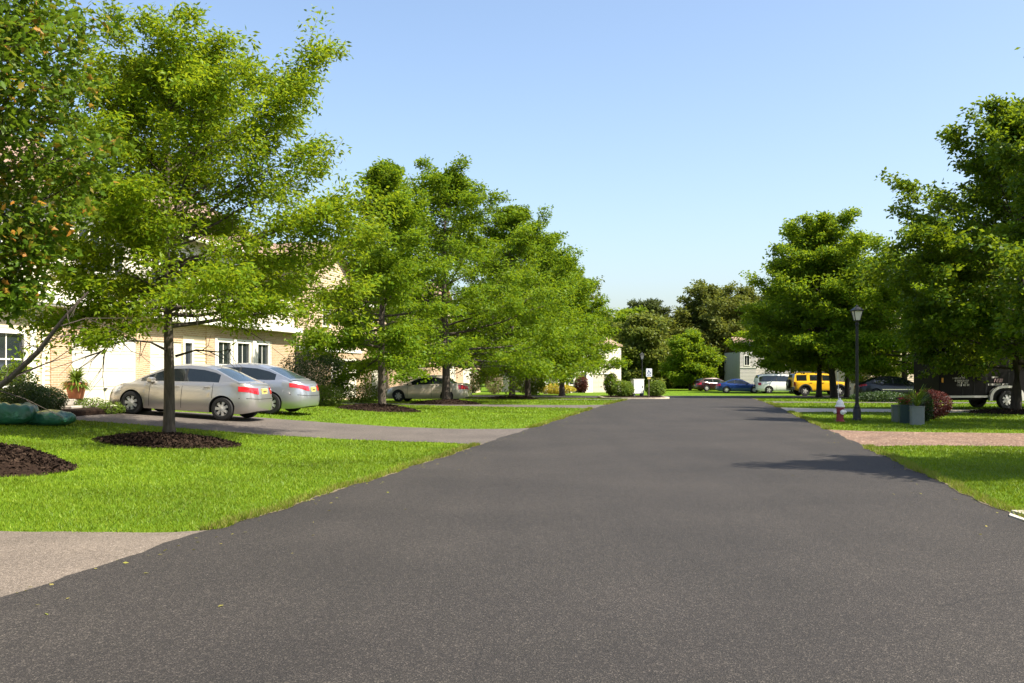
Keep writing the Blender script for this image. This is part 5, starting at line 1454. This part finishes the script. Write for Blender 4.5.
def bag(label, u, v, lx, ly, h, rz, seed, dz=0.0):
    x, y = at(u, v); g = np.random.default_rng(seed); ph = g.uniform(0, 6, 8)
    nu, nv = 56, 22; V = []
    for j in range(nv+1):
        t = pi*j/nv-pi/2
        for i in range(nu):
            a_ = 2*pi*i/nu; ct, st = cos(t), sin(t); ca, sa = cos(a_), sin(a_)
            k = (abs(ca)**5+abs(sa)**5)**(-1/5)
            wx = lx/2*k*ca*(abs(ct)**.33); wy = ly/2*k*sa*(abs(ct)**.33)
            z = np.sign(st)*abs(st)**.55
            ex, ey = abs(wx)/(lx/2), abs(wy)/(ly/2)
            puff = 1-.45*ex**5-.20*ey**4                       # pinched, sewn ends
            n_ = .05*sin(wx*7+wy*3+ph[0]) + .04*sin(wy*11-wx*4+ph[1]) + .03*abs(sin(wx*19+ph[2]))*ex + .025*sin(wx*27+wy*17+ph[3])
            zz = h*.5 + h*.5*z*puff + (h*n_*1.6 if st > -.3 else 0)
            V.append((wx*(1+.02*sin(a_*9+ph[4])), wy*(1+.03*sin(a_*7+ph[5])), max(0.0, zz)))
    Fq = [(j*nu+i, j*nu+(i+1)%nu, (j+1)*nu+(i+1)%nu, (j+1)*nu+i) for j in range(nv) for i in range(nu)]
    def pr(f):
        c = np.mean([V[q] for q in f], 0); return 1 if (c[2] > h*.62 and abs(c[0]+lx*.05) < lx*.24 and abs(c[1]) < ly*.30) else 0
    o = link('garden_bag', np_mesh('garden_bag', np.array(V), np.array(Fq), [M['bag'], M['bag_print']], True, [pr(f) for f in Fq]), None, (x, y, float(terr(x, y))+dz), (0, 0, rz))
    tag(o, label, 'bag', 'green plastic garden bags on the lawn')
bag('green plastic garden bag cut by the left edge of the photo, largest of the bags', 6, 424.5, 1.25, .8, .46, radians(12), 1)
bag('flat green garden bag lying right of the larger one, yellow print on its top', 50, 425.5, 1.0, .75, .32, radians(-8), 2)

# small things by the far white house
s = MB(); s.lathe([(.20,0),(.20,.9),(.23,.92),(.23,1.0),(.16,1.15),(.0,1.25)], 10)
o = s.build('garden_post', M['white_paint'], None, 'auto', (ptx(545.5, 88.0), 88.0, float(terr(ptx(545.5, 88), 88)))); tag(o, 'short white garden post left of the golden hedge', 'post')

grass()
g = np.random.default_rng(91); n = 260
y = 6 + 40*g.uniform(0, 1, n)**1.5; sd = g.uniform(size=n) < .5
x = np.where(sd, XL(y)+g.exponential(.35, n), XR(y)-g.exponential(.35, n))
P = np.stack([x, y, terr(x, y)+.022], 1); D = g.normal(size=(n, 3)); D[:, 2] *= .12; Nn = g.normal(size=(n, 3))*.25; Nn[:, 2] += 1
ln = g.uniform(.025, .06, n)
tag(link('fallen_leaves', leaves_mesh('fallen_leaves', P, D, Nn, ln, ln*.5, M['dry_blade'])), 'scattered dry fallen leaves along the asphalt edges', 'leaves', kind='stuff')

# ------------------------------------------------------------------ light, sky, camera
SUN_EL = radians(54); SX, SY = .93, -.37
w = bpy.data.worlds.new('World'); SC.world = w; w.use_nodes = True
nt = w.node_tree; bg = nt.nodes['Background']
sky = nt.nodes.new('ShaderNodeTexSky'); sky.sky_type = 'NISHITA'; sky.sun_disc = False
sky.sun_elevation = SUN_EL; sky.sun_rotation = atan2(SX, SY); sky.altitude = 0; sky.air_density = 1.0; sky.dust_density = 2.4; sky.ozone_density = 1.5
nt.links.new(sky.outputs[0], bg.inputs['Color']); bg.inputs['Strength'].default_value = .105
sl = bpy.data.lights.new('sun', 'SUN'); sl.energy = 4.9; sl.angle = radians(.53); sl.color = (1.0, .93, .80)
so = bpy.data.objects.new('sun', sl); COL.objects.link(so)
from mathutils import Vector
dv = Vector((-SX*cos(SUN_EL), -SY*cos(SUN_EL), -sin(SUN_EL)))
so.rotation_euler = dv.to_track_quat('-Z', 'Y').to_euler(); so.location = (30, -20, 40)

cd = bpy.data.cameras.new('camera'); co = bpy.data.objects.new('camera', cd); COL.objects.link(co)
co.location = (0, 0, EYE); co.rotation_euler = (radians(90), 0, 0)
cd.sensor_width = 36; cd.lens = F/1024*36; cd.shift_y = (HV-341.5)/1024; cd.clip_end = 6000; cd.clip_start = .05
SC.camera = co
SC.view_settings.view_transform = 'Standard'; SC.view_settings.look = 'None'; SC.view_settings.exposure = 1.32; SC.view_settings.gamma = 1
SC.cycles.max_bounces = 8; SC.cycles.transparent_max_bounces = 8
